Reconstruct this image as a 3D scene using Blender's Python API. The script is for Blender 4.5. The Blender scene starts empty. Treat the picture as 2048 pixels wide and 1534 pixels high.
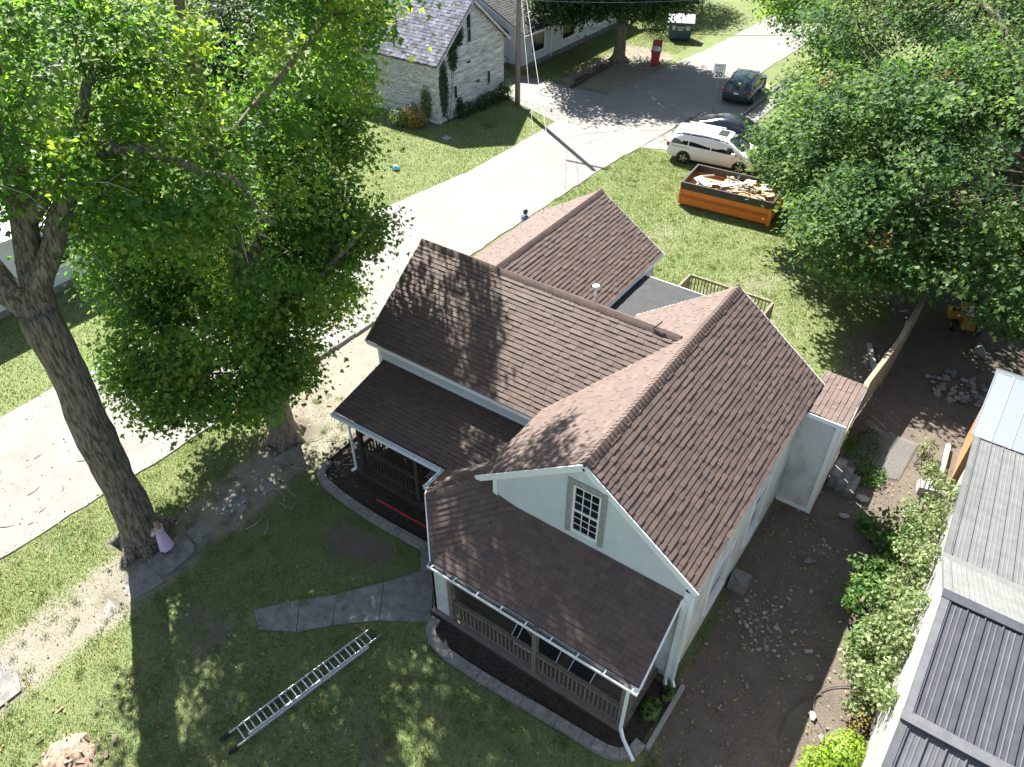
import bpy, math, random
import numpy as np
from mathutils import Vector, Matrix
V = Vector
random.seed(7); rng = np.random.default_rng(7)
S = bpy.context.scene
COL = S.collection
# ------------------------------------------------------------ camera, sky, sun, exposure
cd = bpy.data.cameras.new('camera'); cam = bpy.data.objects.new('camera', cd); COL.objects.link(cam)
YAW, PIT, ROL = -0.60914, 0.69836, 0.00337
fw = V((math.sin(YAW)*math.cos(PIT), math.cos(YAW)*math.cos(PIT), -math.sin(PIT)))
rt = V((math.cos(YAW), -math.sin(YAW), 0)); up = rt.cross(fw)
r2 = math.cos(ROL)*rt + math.sin(ROL)*up; u2 = -math.sin(ROL)*rt + math.cos(ROL)*up
m = Matrix((r2, u2, -fw)).transposed().to_4x4(); m.translation = V((5.116, -10.027, 17.379))
cam.matrix_world = m
cd.sensor_width = 36; cd.lens = 36*1523.07/2048; cd.clip_end = 1500; cd.clip_start = .1
S.camera = cam
SUN_EL, SUN_AZ = math.radians(46.5), math.atan2(-.845, .535)      # azimuth clockwise from +Y
to_sun = V((math.sin(SUN_AZ)*math.cos(SUN_EL), math.cos(SUN_AZ)*math.cos(SUN_EL), math.sin(SUN_EL)))
wd = bpy.data.worlds.new('World'); S.world = wd; wd.use_nodes = True
nt = wd.node_tree; bg = nt.nodes['Background']
sky = nt.nodes.new('ShaderNodeTexSky'); sky.sky_type = 'NISHITA'; sky.sun_disc = False
sky.ozone_density = 3.0; sky.sun_elevation = SUN_EL; sky.sun_rotation = SUN_AZ
tc = nt.nodes.new('ShaderNodeTexCoord'); mp = nt.nodes.new('ShaderNodeMapping'); mp.inputs['Scale'].default_value = (1, 1, 2); mp.inputs['Location'].default_value = (.4, 2.3, .9)
no = nt.nodes.new('ShaderNodeTexNoise'); no.inputs['Scale'].default_value = 4.2; no.inputs['Detail'].default_value = 7
cr = nt.nodes.new('ShaderNodeValToRGB'); cr.color_ramp.elements[0].position = .49; cr.color_ramp.elements[1].position = .61
mx = nt.nodes.new('ShaderNodeMixRGB'); mx.inputs[2].default_value = (4.6, 4.7, 4.9, 1)
nt.links.new(tc.outputs['Generated'], mp.inputs['Vector']); nt.links.new(mp.outputs[0], no.inputs['Vector'])
nt.links.new(no.outputs['Fac'], cr.inputs[0]); nt.links.new(cr.outputs[0], mx.inputs[0])
nt.links.new(sky.outputs[0], mx.inputs[1]); nt.links.new(mx.outputs[0], bg.inputs[0]); bg.inputs[1].default_value = .052
sd = bpy.data.lights.new('sun', 'SUN'); so = bpy.data.objects.new('sun', sd); COL.objects.link(so)
sd.energy = 5.0; sd.angle = math.radians(.53); sd.color = (1, .955, .88)
so.rotation_euler = (-to_sun).to_track_quat('-Z', 'Y').to_euler(); so.location = to_sun*60
S.view_settings.view_transform = 'Standard'; S.view_settings.look = 'None'
S.view_settings.exposure = 2.0; S.view_settings.gamma = 1; S.view_settings.use_curve_mapping = False
S.render.engine = 'CYCLES'

# ------------------------------------------------------------ materials
MATS = {}
def mat(n, c1, c2=None, sc=6., rough=.8, bump=0., bsc=None, metal=0., vary=None, va=.35, stretch=(1, 1, 1), spec=.4, trans=0., trcol=None, lo=.35, hi=.65, wave=None):
    m = bpy.data.materials.new(n); m.use_nodes = True; t = m.node_tree; P = t.nodes['Principled BSDF']
    L = t.links.new; N = t.nodes.new
    P.inputs['Roughness'].default_value = rough; P.inputs['Metallic'].default_value = metal
    P.inputs['Specular IOR Level'].default_value = spec
    c1 = (*c1, 1); col = None
    tcn = N('ShaderNodeTexCoord'); mpn = N('ShaderNodeMapping'); mpn.inputs['Scale'].default_value = stretch
    L(tcn.outputs['Object'], mpn.inputs[0])
    if c2 is not None:
        nz = N('ShaderNodeTexNoise'); nz.inputs['Scale'].default_value = sc; nz.inputs['Detail'].default_value = 8; nz.inputs['Roughness'].default_value = .62
        L(mpn.outputs[0], nz.inputs['Vector'])
        r = N('ShaderNodeValToRGB'); r.color_ramp.elements[0].position = lo; r.color_ramp.elements[1].position = hi
        r.color_ramp.elements[0].color = c1; r.color_ramp.elements[1].color = (*c2, 1)
        L(nz.outputs['Fac'], r.inputs[0]); col = r.outputs[0]
    if vary:
        if vary == 'attr':
            a = N('ShaderNodeAttribute'); a.attribute_name = 'rnd'; fac = a.outputs['Fac']
        else:
            a = N('ShaderNodeObjectInfo'); fac = a.outputs['Random']
        mr = N('ShaderNodeMapRange'); mr.inputs['To Min'].default_value = 1-va; mr.inputs['To Max'].default_value = 1+va; L(fac, mr.inputs['Value'])
        mm = N('ShaderNodeMixRGB'); mm.blend_type = 'MULTIPLY'; mm.inputs[0].default_value = 1
        if col is None: mm.inputs[1].default_value = c1
        else: L(col, mm.inputs[1])
        L(mr.outputs[0], mm.inputs[2]); col = mm.outputs[0]
    if col is None: P.inputs['Base Color'].default_value = c1
    else: L(col, P.inputs['Base Color'])
    if bump:
        nb = N('ShaderNodeTexNoise'); nb.inputs['Scale'].default_value = bsc or sc*4; nb.inputs['Detail'].default_value = 6
        L(mpn.outputs[0], nb.inputs['Vector'])
        b = N('ShaderNodeBump'); b.inputs['Strength'].default_value = bump; b.inputs['Distance'].default_value = .02
        L(nb.outputs['Fac'], b.inputs['Height']); L(b.outputs[0], P.inputs['Normal'])
    if trans:
        tr = N('ShaderNodeBsdfTranslucent'); ms = N('ShaderNodeMixShader'); ms.inputs[0].default_value = trans
        if trcol is not None:
            mm = N('ShaderNodeMixRGB'); mm.blend_type = 'MULTIPLY'; mm.inputs[0].default_value = 1
            mm.inputs[2].default_value = (*trcol, 1)
            if col is None: mm.inputs[1].default_value = c1
            else: L(col, mm.inputs[1])
            L(mm.outputs[0], tr.inputs['Color'])
        elif col is not None: L(col, tr.inputs['Color'])
        L(P.outputs[0], ms.inputs[1]); L(tr.outputs[0], ms.inputs[2]); L(ms.outputs[0], t.nodes['Material Output'].inputs[0])
    MATS[n] = m; return m
def ramp_mat(n, cols, vary, rough=.9, bump=.4, bsc=90., spec=.25, trans=0., trcol=(1, 1, 1), speck=.25, ssc=160.):
    """colour picked per piece from a list, with fine speckle"""
    m = bpy.data.materials.new(n); m.use_nodes = True; t = m.node_tree; P = t.nodes['Principled BSDF']; L = t.links.new; N = t.nodes.new
    P.inputs['Roughness'].default_value = rough; P.inputs['Specular IOR Level'].default_value = spec
    if vary == 'attr': a = N('ShaderNodeAttribute'); a.attribute_name = 'rnd'; fac = a.outputs['Fac']
    else: a = N('ShaderNodeObjectInfo'); fac = a.outputs['Random']
    r = N('ShaderNodeValToRGB'); e = r.color_ramp.elements
    while len(e) < len(cols): e.new(.5)
    for i, c in enumerate(cols): e[i].position = i/(len(cols)-1); e[i].color = (*c, 1)
    L(fac, r.inputs[0]); col = r.outputs[0]
    if speck:
        g = N('ShaderNodeNewGeometry'); nz = N('ShaderNodeTexNoise'); nz.inputs['Scale'].default_value = ssc; nz.inputs['Detail'].default_value = 3
        L(g.outputs['Position'], nz.inputs['Vector'])
        mr = N('ShaderNodeMapRange'); mr.inputs['From Min'].default_value = .3; mr.inputs['From Max'].default_value = .7
        mr.inputs['To Min'].default_value = 1-speck; mr.inputs['To Max'].default_value = 1+speck; L(nz.outputs['Fac'], mr.inputs['Value'])
        mm = N('ShaderNodeMixRGB'); mm.blend_type = 'MULTIPLY'; mm.inputs[0].default_value = 1; L(col, mm.inputs[1]); L(mr.outputs[0], mm.inputs[2]); col = mm.outputs[0]
    L(col, P.inputs['Base Color'])
    if trans:
        tr = N('ShaderNodeBsdfTranslucent'); ms = N('ShaderNodeMixShader'); ms.inputs[0].default_value = trans
        mm = N('ShaderNodeMixRGB'); mm.blend_type = 'MULTIPLY'; mm.inputs[0].default_value = 1; mm.inputs[2].default_value = (*trcol, 1)
        L(col, mm.inputs[1]); L(mm.outputs[0], tr.inputs['Color'])
        L(P.outputs[0], ms.inputs[1]); L(tr.outputs[0], ms.inputs[2]); L(ms.outputs[0], t.nodes['Material Output'].inputs[0])
    MATS[n] = m; return m

# ------------------------------------------------------------ objects
ORG = {}
def tag(o, label=None, cat=None, group=None, kind=None):
    if label: o['label'] = label
    if cat: o['category'] = cat
    if group: o['group'] = group
    if kind: o['kind'] = kind
    return o
def thing(name, loc, label, cat, group=None, rz=0.):
    o = bpy.data.objects.new(name, None); COL.objects.link(o); o.location = loc; o.rotation_euler = (0, 0, rz)
    o.empty_display_size = .2; tag(o, label, cat, group); ORG[o] = V(loc) if not rz else V((0, 0, 0)); return o
class B:
    def __init__(s): s.v = []; s.f = []; s.r = []
    def add(s, vs, fs, r=None):
        n = len(s.v); s.v += [tuple(p) for p in vs]; s.f += [tuple(i+n for i in q) for q in fs]
        r = random.random() if r is None else r; s.r += [r]*len(fs); return s
    def box(s, x0, x1, y0, y1, z0, z1, r=None):
        vs = [(x, y, z) for z in (z0, z1) for x, y in ((x0, y0), (x1, y0), (x1, y1), (x0, y1))]
        return s.add(vs, [(3, 2, 1, 0), (4, 5, 6, 7), (0, 1, 5, 4), (1, 2, 6, 5), (2, 3, 7, 6), (3, 0, 4, 7)], r)
    def obox(s, c, a, b, d, r=None):
        c, a, b, d = V(c), V(a), V(b), V(d)
        if a.cross(b).dot(d) < 0: d = -d
        vs = [c+k*d+i*a+j*b for k in (-1, 1) for i, j in ((-1, -1), (1, -1), (1, 1), (-1, 1))]
        return s.add(vs, [(3, 2, 1, 0), (4, 5, 6, 7), (0, 1, 5, 4), (1, 2, 6, 5), (2, 3, 7, 6), (3, 0, 4, 7)], r)
    def beam(s, p, q, w, h, upv=(0, 0, 1), r=None):
        p, q = V(p), V(q); d = q-p; a = d/2; sd_ = d.cross(V(upv))
        if sd_.length < 1e-6: sd_ = d.cross(V((1, 0, 0)))
        sd_.normalize(); n = sd_.cross(d).normalized()
        return s.obox((p+q)/2, a, sd_*w/2, n*h/2, r)
    def extr(s, poly, vec, r=None):
        poly = [V(p) for p in poly]; vec = V(vec); n = len(poly)
        nn = V((0, 0, 0))
        for i in range(1, n-1): nn += (poly[i]-poly[0]).cross(poly[i+1]-poly[0])
        if nn.dot(vec) < 0: poly.reverse()
        vs = poly+[p+vec for p in poly]
        fs = [tuple(range(n-1, -1, -1)), tuple(range(n, 2*n))]+[(i, (i+1) % n, n+(i+1) % n, n+i) for i in range(n)]
        return s.add(vs, fs, r)
    def prism(s, poly, z0, z1, r=None): return s.extr([(x, y, z0) for x, y in poly], (0, 0, z1-z0), r)
    def tube(s, pts, rad, n=8, r=None, wob=0.):
        pts = [V(p) for p in pts]
        if not hasattr(rad, '__len__'): rad = [rad]*len(pts)
        rings = []; prev = None
        for i, p in enumerate(pts):
            d = (pts[min(i+1, len(pts)-1)]-pts[max(i-1, 0)]).normalized()
            if prev is None: prev = d.cross(V((.31, .95, .05))) if abs(d.y) < .9 else d.cross(V((1, 0, 0)))
            a = (prev-d*prev.dot(d)).normalized(); prev = a; b = d.cross(a)
            rings.append([p+(a*math.cos(2*math.pi*k/n)+b*math.sin(2*math.pi*k/n))*rad[i]*(1+wob*random.uniform(-1, 1)) for k in range(n)])
        vs = [q for R in rings for q in R]; fs = []
        for i in range(len(pts)-1):
            for k in range(n): fs.append((i*n+k, i*n+(k+1) % n, (i+1)*n+(k+1) % n, (i+1)*n+k))
        fs.append(tuple(range(n-1, -1, -1))); fs.append(tuple(range((len(pts)-1)*n, len(pts)*n)))
        return s.add(vs, fs, r)
    def obj(s, name, mt, parent=None, at=None, smooth=False, kind=None, label=None, cat=None, group=None, rot=None):
        off = V(at) if at is not None else (ORG.get(parent, V((0, 0, 0))) if parent else V((0, 0, 0)))
        me = bpy.data.meshes.new(name); me.from_pydata([V(p)-off for p in s.v], [], s.f)
        a = me.attributes.new('rnd', 'FLOAT', 'FACE'); a.data.foreach_set('value', np.array(s.r, dtype=np.float32))
        me.materials.append(MATS[mt] if isinstance(mt, str) else mt)
        if smooth: me.polygons.foreach_set('use_smooth', [True]*len(me.polygons))
        me.update()
        o = bpy.data.objects.new(name, me); COL.objects.link(o)
        if at is not None: o.location = at
        if parent: o.parent = parent; ORG[o] = ORG.get(parent, V((0, 0, 0)))
        tag(o, label, cat, group, kind); return o
def dup(root, loc=None, rz=None, parent=None, scale=None):
    c = root.copy(); COL.objects.link(c); c.parent = parent
    if loc is not None: c.location = loc
    if rz is not None: c.rotation_euler = (0, 0, rz)
    if scale is not None: c.scale = scale
    for ch in list(root.children): dup(ch, parent=c)
    return c
def tri_mesh(name, verts, tris, rnd, mt, parent=None, kind=None, at=None):
    """big triangle mesh from numpy arrays"""
    off = np.array(at if at is not None else (ORG.get(parent, V((0, 0, 0))) if parent else (0, 0, 0)), dtype=np.float32)
    me = bpy.data.meshes.new(name); nv, nf = len(verts), len(tris)
    me.vertices.add(nv); me.vertices.foreach_set('co', (verts-off).astype(np.float32).ravel())
    me.loops.add(nf*3); me.loops.foreach_set('vertex_index', tris.astype(np.int32).ravel())
    me.polygons.add(nf); me.polygons.foreach_set('loop_start', np.arange(0, nf*3, 3, dtype=np.int32))
    me.update(calc_edges=True)
    a = me.attributes.new('rnd', 'FLOAT', 'FACE'); a.data.foreach_set('value', rnd.astype(np.float32))
    me.materials.append(MATS[mt]); o = bpy.data.objects.new(name, me); COL.objects.link(o)
    if at is not None: o.location = at
    if parent: o.parent = parent; ORG[o] = ORG.get(parent, V((0, 0, 0)))
    if kind: o['kind'] = kind
    return o
def sm(x, a, b):
    t = np.clip((x-a)/(b-a), 0, 1); return t*t*(3-2*t)
def vnoise(x, y, seed=0):
    """cheap value noise, arrays in, 0..1"""
    xi, yi = np.floor(x).astype(np.int64), np.floor(y).astype(np.int64); fx, fy = x-xi, y-yi
    def h(a, b):
        n = (a*374761393+b*668265263+seed*974711) & 0x7fffffff; n = ((n ^ (n >> 13))*1274126177) & 0x7fffffff; n = n ^ (n >> 16); return (n & 0xffff)/65535.
    fx, fy = fx*fx*(3-2*fx), fy*fy*(3-2*fy)
    return (h(xi, yi)*(1-fx)+h(xi+1, yi)*fx)*(1-fy)+(h(xi, yi+1)*(1-fx)+h(xi+1, yi+1)*fx)*fy
def fbm(x, y, sc, seed=0, o=4):
    v = 0; a = .5; t = 0
    for i in range(o): v = v+a*vnoise(x*sc*2**i, y*sc*2**i, seed+i*17); t += a; a *= .5
    return v/t
# ------------------------------------------------------------ ground, road, paths
RX = [(-60, -16.5), (-15, -14.3), (-7.5, -14.0), (-2.7, -13.7), (2.5, -13.55), (7, -13.4), (18, -13.2), (25, -13.0), (35, -12.1), (45, -11.8), (60, -11.2), (110, -9)]
LX = [(-60, -22.5), (-15, -20.0), (-4.4, -19.75), (5, -19.65), (14, -19.55), (20, -18.6), (29, -18.6), (34, -18.45), (48, -17.0), (60, -16.3), (110, -14)]
rx = lambda y: np.interp(y, [p[0] for p in RX], [p[1] for p in RX])
lx = lambda y: np.interp(y, [p[0] for p in LX], [p[1] for p in LX])
def zone(x, y, x0, x1, y0, y1, s=.8):
    return sm(x, x0-s, x0+s)*(1-sm(x, x1-s, x1+s))*sm(y, y0-s, y0+s)*(1-sm(y, y1-s, y1+s))
def ground_w(x, y):
    """weights of bare soil and of pale dry ground"""
    n = fbm(x, y, .55, 3); n2 = fbm(x, y, 1.7, 9); n3 = fbm(x, y, .25, 5)
    d = zone(x, y, 3.0, 7.6, -2.0, 10.5, .7)*1.25                                  # side yard
    d = np.maximum(d, zone(x, y, 3.6, 8, -6, -1.6, 1.0)*.75)
    d = np.maximum(d, zone(x, y, 2.6, 14, 11, 24, 1.2)*1.15)                        # under the big tree
    d = np.maximum(d, zone(x, y, 4, 9, 8, 13, 1.)*.9)
    d = np.maximum(d, zone(x, y, -11.4, -9.6, -11, .8, .6)*.45)                     # worn strip of the old walk
    d = np.maximum(d, np.exp(-((x+11.3)**2+(y-.4)**2)/1.4)*.9)
    d = np.maximum(d, np.exp(-((x+7.4)**2/3+(y+5.6)**2/1.2))*.7)
    d = np.maximum(d, np.exp(-((x+11.2)**2+(y+4.6)**2)/1.0)*1.0)
    d = np.maximum(d, np.exp(-((x+6.2)**2/5+(y+1.3)**2/.5))*.5)
    d = np.maximum(d, np.exp(-((x+3.0)**2/1.5+(y+5.2)**2/1.0))*.45)
    d = np.maximum(d, zone(x, y, -26.5, -23.9, 23.5, 31, .3)*.8)
    p = zone(x, y, -13.9, -9.2, 1.0, 9.5, .8)*1.15                                  # bleached strip by the kerb
    p = np.maximum(p, zone(x, y, -22.5, -18.0, 34.5, 45.0, 1.0)*1.2)
    p = np.maximum(p, zone(x, y, -11.7, -9.4, -11.5, 1.5, .7)*1.1)
    p = np.maximum(p, np.exp(-((x+10.8)**2/3+(y-.9)**2/3))*1.2)
    p = np.maximum(p, np.exp(-((x-5.3)**2/2.2+(y-9.4)**2/1.6))*1.1)
    p = np.maximum(p, zone(x, y, -4, 1.5, 14, 23, 2.)*.55)
    p = np.maximum(p, zone(x, y, -9, -5, 16, 26, 2.)*.45)
    p = np.maximum(p, zone(x, y, -14.2, -11.4, -9, 0, .6)*.5)
    d = sm(d+(n-.5)*1.3+(n2-.5)*.75, .42, .85)
    p = sm(p+(n3-.5)*.8+(n2-.5)*.6, .45, .95)
    return d, p*(1-.5*d)
xs = np.concatenate([[-600, -300, -160, -100, -75, -60, -50, -42, -37], np.arange(-34, 13.01, .22), [15, 18, 24, 34, 60, 120, 300, 600]])
ys = np.concatenate([[-600, -300, -120, -60, -35, -22, -17], np.arange(-14, 52.01, .26), [54, 57, 61, 66, 73, 82, 95, 130, 200, 350, 600]])
gx, gy = np.meshgrid(xs, ys); gd, gp = ground_w(gx, gy)
inside = (gx > -34) & (gx < 13) & (gy > -14) & (gy < 52)
gz = np.where(inside, -.012+.03*(fbm(gx, gy, 1.2, 21)-.5)+gd*.05*(fbm(gx, gy, 3.1, 33)-.55), -.02)
nx, ny = len(xs), len(ys); ii = np.arange(nx*ny).reshape(ny, nx)
q = np.stack([ii[:-1, :-1], ii[:-1, 1:], ii[1:, 1:], ii[1:, :-1]], -1).reshape(-1, 4)
me = bpy.data.meshes.new('ground'); me.vertices.add(nx*ny); me.vertices.foreach_set('co', np.stack([gx, gy, gz], -1).astype(np.float32).ravel())
me.loops.add(len(q)*4); me.loops.foreach_set('vertex_index', q.astype(np.int32).ravel()); me.polygons.add(len(q)); me.polygons.foreach_set('loop_start', np.arange(0, len(q)*4, 4, dtype=np.int32))
me.polygons.foreach_set('use_smooth', np.ones(len(q), dtype=bool)); me.update(calc_edges=True)
for nme, arr in (('dirt', gd), ('pale', gp)):
    a = me.attributes.new(nme, 'FLOAT', 'POINT'); a.data.foreach_set('value', arr.astype(np.float32).ravel())
gm = bpy.data.materials.new('ground'); gm.use_nodes = True; t = gm.node_tree; P = t.nodes['Principled BSDF']; L = t.links.new; N = t.nodes.new
P.inputs['Roughness'].default_value = .95; P.inputs['Specular IOR Level'].default_value = .15
geo = N('ShaderNodeNewGeometry')
def nz(sc, c0, c1, lo=.35, hi=.65, det=6):
    n = N('ShaderNodeTexNoise'); n.inputs['Scale'].default_value = sc; n.inputs['Detail'].default_value = det; n.inputs['Roughness'].default_value = .65; L(geo.outputs['Position'], n.inputs['Vector'])
    r = N('ShaderNodeValToRGB'); r.color_ramp.elements[0].position = lo; r.color_ramp.elements[1].position = hi
    r.color_ramp.elements[0].color = (*c0, 1); r.color_ramp.elements[1].color = (*c1, 1); L(n.outputs['Fac'], r.inputs[0]); return r.outputs[0]
def mixc(a, b, f):
    m = N('ShaderNodeMixRGB'); L(a, m.inputs[1]); L(b, m.inputs[2])
    if isinstance(f, float): m.inputs[0].default_value = f
    else: L(f, m.inputs[0])
    return m.outputs[0]
grass_c = mixc(nz(.9, (.095, .14, .05), (.175, .195, .085)), nz(22, (.075, .115, .038), (.19, .205, .10), .3, .7), .55)
dirt_c = mixc(nz(1.6, (.075, .058, .044), (.15, .12, .094)), nz(30, (.045, .038, .03), (.18, .16, .14), .3, .7), .55)
pale_c = mixc(nz(2.2, (.165, .15, .125), (.25, .225, .19)), nz(38, (.12, .115, .085), (.30, .27, .23), .3, .7), .55)
ad = N('ShaderNodeAttribute'); ad.attribute_name = 'dirt'; ap = N('ShaderNodeAttribute'); ap.attribute_name = 'pale'
c = mixc(mixc(grass_c, pale_c, ap.outputs['Fac']), dirt_c, ad.outputs['Fac']); L(c, P.inputs['Base Color'])
nb = N('ShaderNodeTexNoise'); nb.inputs['Scale'].default_value = 26; nb.inputs['Detail'].default_value = 8; L(geo.outputs['Position'], nb.inputs['Vector'])
bm_ = N('ShaderNodeBump'); bm_.inputs['Strength'].default_value = .7; bm_.inputs['Distance'].default_value = .04; L(nb.outputs['Fac'], bm_.inputs['Height']); L(bm_.outputs[0], P.inputs['Normal'])
me.materials.append(gm); o = bpy.data.objects.new('ground', me); COL.objects.link(o); o['kind'] = 'structure'

mat('road', (.19, .182, .17), (.212, .203, .19), sc=.7, rough=.9, bump=.25, bsc=120)
def add_cracks(mt, sc=.22, width=.004, dark=.5, st_sc=.35):
    t_ = MATS[mt].node_tree; P_ = t_.nodes['Principled BSDF']; N_ = t_.nodes.new; L_ = t_.links.new; src = P_.inputs['Base Color'].links[0].from_socket
    g_ = N_('ShaderNodeNewGeometry'); wn = N_('ShaderNodeTexNoise'); wn.inputs['Scale'].default_value = 1.5; wn.inputs['Detail'].default_value = 5; L_(g_.outputs['Position'], wn.inputs['Vector'])
    va_ = N_('ShaderNodeVectorMath'); va_.operation = 'MULTIPLY_ADD'; va_.inputs[1].default_value = (.9, .9, 0); L_(wn.outputs['Color'], va_.inputs[0]); L_(g_.outputs['Position'], va_.inputs[2])
    vo = N_('ShaderNodeTexVoronoi'); vo.feature = 'DISTANCE_TO_EDGE'; vo.inputs['Scale'].default_value = sc; L_(va_.outputs[0], vo.inputs['Vector'])
    mr_ = N_('ShaderNodeMapRange'); mr_.inputs['From Max'].default_value = width; mr_.inputs['To Min'].default_value = dark; mr_.inputs['To Max'].default_value = 1; L_(vo.outputs['Distance'], mr_.inputs['Value'])
    sn = N_('ShaderNodeTexNoise'); sn.inputs['Scale'].default_value = st_sc; sn.inputs['Detail'].default_value = 7; L_(g_.outputs['Position'], sn.inputs['Vector'])
    ms_ = N_('ShaderNodeMapRange'); ms_.inputs['From Min'].default_value = .3; ms_.inputs['From Max'].default_value = .7; ms_.inputs['To Min'].default_value = .9; ms_.inputs['To Max'].default_value = 1.06; L_(sn.outputs['Fac'], ms_.inputs['Value'])
    fn = N_('ShaderNodeTexNoise'); fn.inputs['Scale'].default_value = 9; fn.inputs['Detail'].default_value = 9; L_(g_.outputs['Position'], fn.inputs['Vector'])
    mf_ = N_('ShaderNodeMapRange'); mf_.inputs['From Min'].default_value = .3; mf_.inputs['From Max'].default_value = .7; mf_.inputs['To Min'].default_value = .93; mf_.inputs['To Max'].default_value = 1.05; L_(fn.outputs['Fac'], mf_.inputs['Value'])
    m1 = N_('ShaderNodeMath'); m1.operation = 'MULTIPLY'; L_(mr_.outputs[0], m1.inputs[0]); L_(ms_.outputs[0], m1.inputs[1]); m2 = N_('ShaderNodeMath'); m2.operation = 'MULTIPLY'; L_(m1.outputs[0], m2.inputs[0]); L_(mf_.outputs[0], m2.inputs[1])
    mm_ = N_('ShaderNodeMixRGB'); mm_.blend_type = 'MULTIPLY'; mm_.inputs[0].default_value = 1; L_(src, mm_.inputs[1]); L_(m2.outputs[0], mm_.inputs[2]); L_(mm_.outputs[0], P_.inputs['Base Color'])
add_cracks('road', dark=.8)
mat('concrete', (.16, .157, .15), (.22, .215, .205), sc=3, rough=.9, bump=.3, bsc=70)
mat('old_concrete', (.13, .127, .12), (.23, .225, .215), sc=4, rough=.93, bump=.5, bsc=50)
mat('soil', (.025, .02, .016), (.06, .048, .038), sc=12, rough=1, bump=.8, bsc=40)
def strip(name, ys_, fl, fr, z, mt, th=.1, kind='structure'):
    b = B(); n = len(ys_)
    vs = []
    for y in ys_: vs += [(fl(y), y, z), (fr(y), y, z), (fl(y), y, z-th), (fr(y), y, z-th)]
    fs = []
    for i in range(n-1):
        k = i*4; fs += [(k, k+1, k+5, k+4), (k+1, k+3, k+7, k+5), (k+2, k, k+4, k+6)]
    fs += [(0, 2, 3, 1), (4*n-4, 4*n-3, 4*n-1, 4*n-2)]
    b.add(vs, fs); o = b.obj(name, mt, kind=kind); return o
yy = list(np.arange(-60, -14, 6.))+list(np.arange(-14, 60, .45))+[66, 75, 90, 110]
jit = {round(float(y), 3): random.uniform(-.05, .05) for y in yy}
road = strip('road', yy, lambda y: lx(y)+jit[round(float(y), 3)], lambda y: rx(y)-jit[round(float(y), 3)], .022, 'road', .12)
# kerb stones between the road and the side yard
for i in range(9):
    y0 = -.2+i*1.0; b = B(); x0 = float(rx(y0))
    b.box(x0+.02, x0+.2, y0+.012, y0+.988, -.1, .11+random.uniform(-.01, .01)); b.obj('kerb_stone', 'old_concrete', parent=road)
# the drive beside the old house and the parking pad
b = B(); b.prism([(-25.4, 30.75), (-24.0, 30.35), (-18.55, 28.4), (-18.45, 34.3), (-21.0, 34.2), (-25.4, 34.2)], -.1, .014); b.obj('driveway', 'concrete', kind='structure')
b = B(); b.prism([(-12.25, 34.6), (-10.0, 34.2), (-9.95, 41.5), (-11.95, 44)], -.1, .016); b.obj('parking_pad', 'concrete', kind='structure')
b = B(); b.prism([(-12.7, 28.0), (-12.35, 31.2), (-10.4, 32.4), (-9.75, 33.4), (-8.8, 33.2), (-8.7, 31.5), (-9.5, 29.3)], -.1, .012); b.obj('drive_apron', 'concrete', kind='structure')
b = B(); b.prism([(-9.65, 33.6), (-8.75, 33.4), (-8.75, 46), (-9.6, 46)], -.1, .018); b.obj('side_path', 'concrete', kind='structure')
b = B(); b.box(-9.93, -9.75, 33.5, 44, -.05, .14); b.obj('path_kerb', 'old_concrete', kind='structure')

# front walk: slabs
def slab(parent, poly, z, mt, tilt=0., name='slab'):
    cx = sum(p[0] for p in poly)/len(poly); cy = sum(p[1] for p in poly)/len(poly); b = B()
    pts = [(cx+(x-cx)*.985, cy+(y-cy)*.985) for x, y in poly]
    top = [(x, y, z+tilt*((x-cx)*.7+(y-cy)*.4)) for x, y in pts]
    b.extr([(x, y, -.12) for x, y in pts], (0, 0, .1))
    n = len(pts); bb = B(); vs = [(x, y, -.12) for x, y in pts]+top
    a2 = sum(pts[i][0]*pts[(i+1) % n][1]-pts[(i+1) % n][0]*pts[i][1] for i in range(n))
    order = list(range(n)) if a2 > 0 else list(range(n-1, -1, -1)); vs = [vs[i] for i in order]+[vs[n+i] for i in order]
    bb.add(vs, [tuple(range(n-1, -1, -1)), tuple(range(n, 2*n))]+[(i, (i+1) % n, n+(i+1) % n, n+i) for i in range(n)])
    return bb.obj(name, mt, parent=parent)
fwk = B(); fwk.prism([(-6.7, -4.75), (-5.3, -4.05), (-2.95, -2.2), (-4.0, -.85), (-5.2, -2.5), (-6.6, -4.2)], -.14, -.03); front_walk = fwk.obj('front_walk', 'soil', kind='structure')
lo = [(-6.4, -4.82), (-5.55, -4.32), (-4.95, -3.65), (-4.05, -2.86), (-2.92, -2.12)]
hi = [(-6.95, -4.5), (-6.2, -3.6), (-5.5, -2.9), (-4.75, -1.9), (-4.0, -.8)]
for i in range(4): slab(front_walk, [lo[i], lo[i+1], hi[i+1], hi[i]], .02+random.uniform(-.008, .008), 'old_concrete', random.uniform(-.012, .012))
ow = B(); ow.prism([(-10.95, -12.4), (-9.8, -12.4), (-9.8, 1.2), (-10.95, 1.2)], -.16, -.06); old_walk = ow.obj('old_walk', 'soil', kind='structure')
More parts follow.
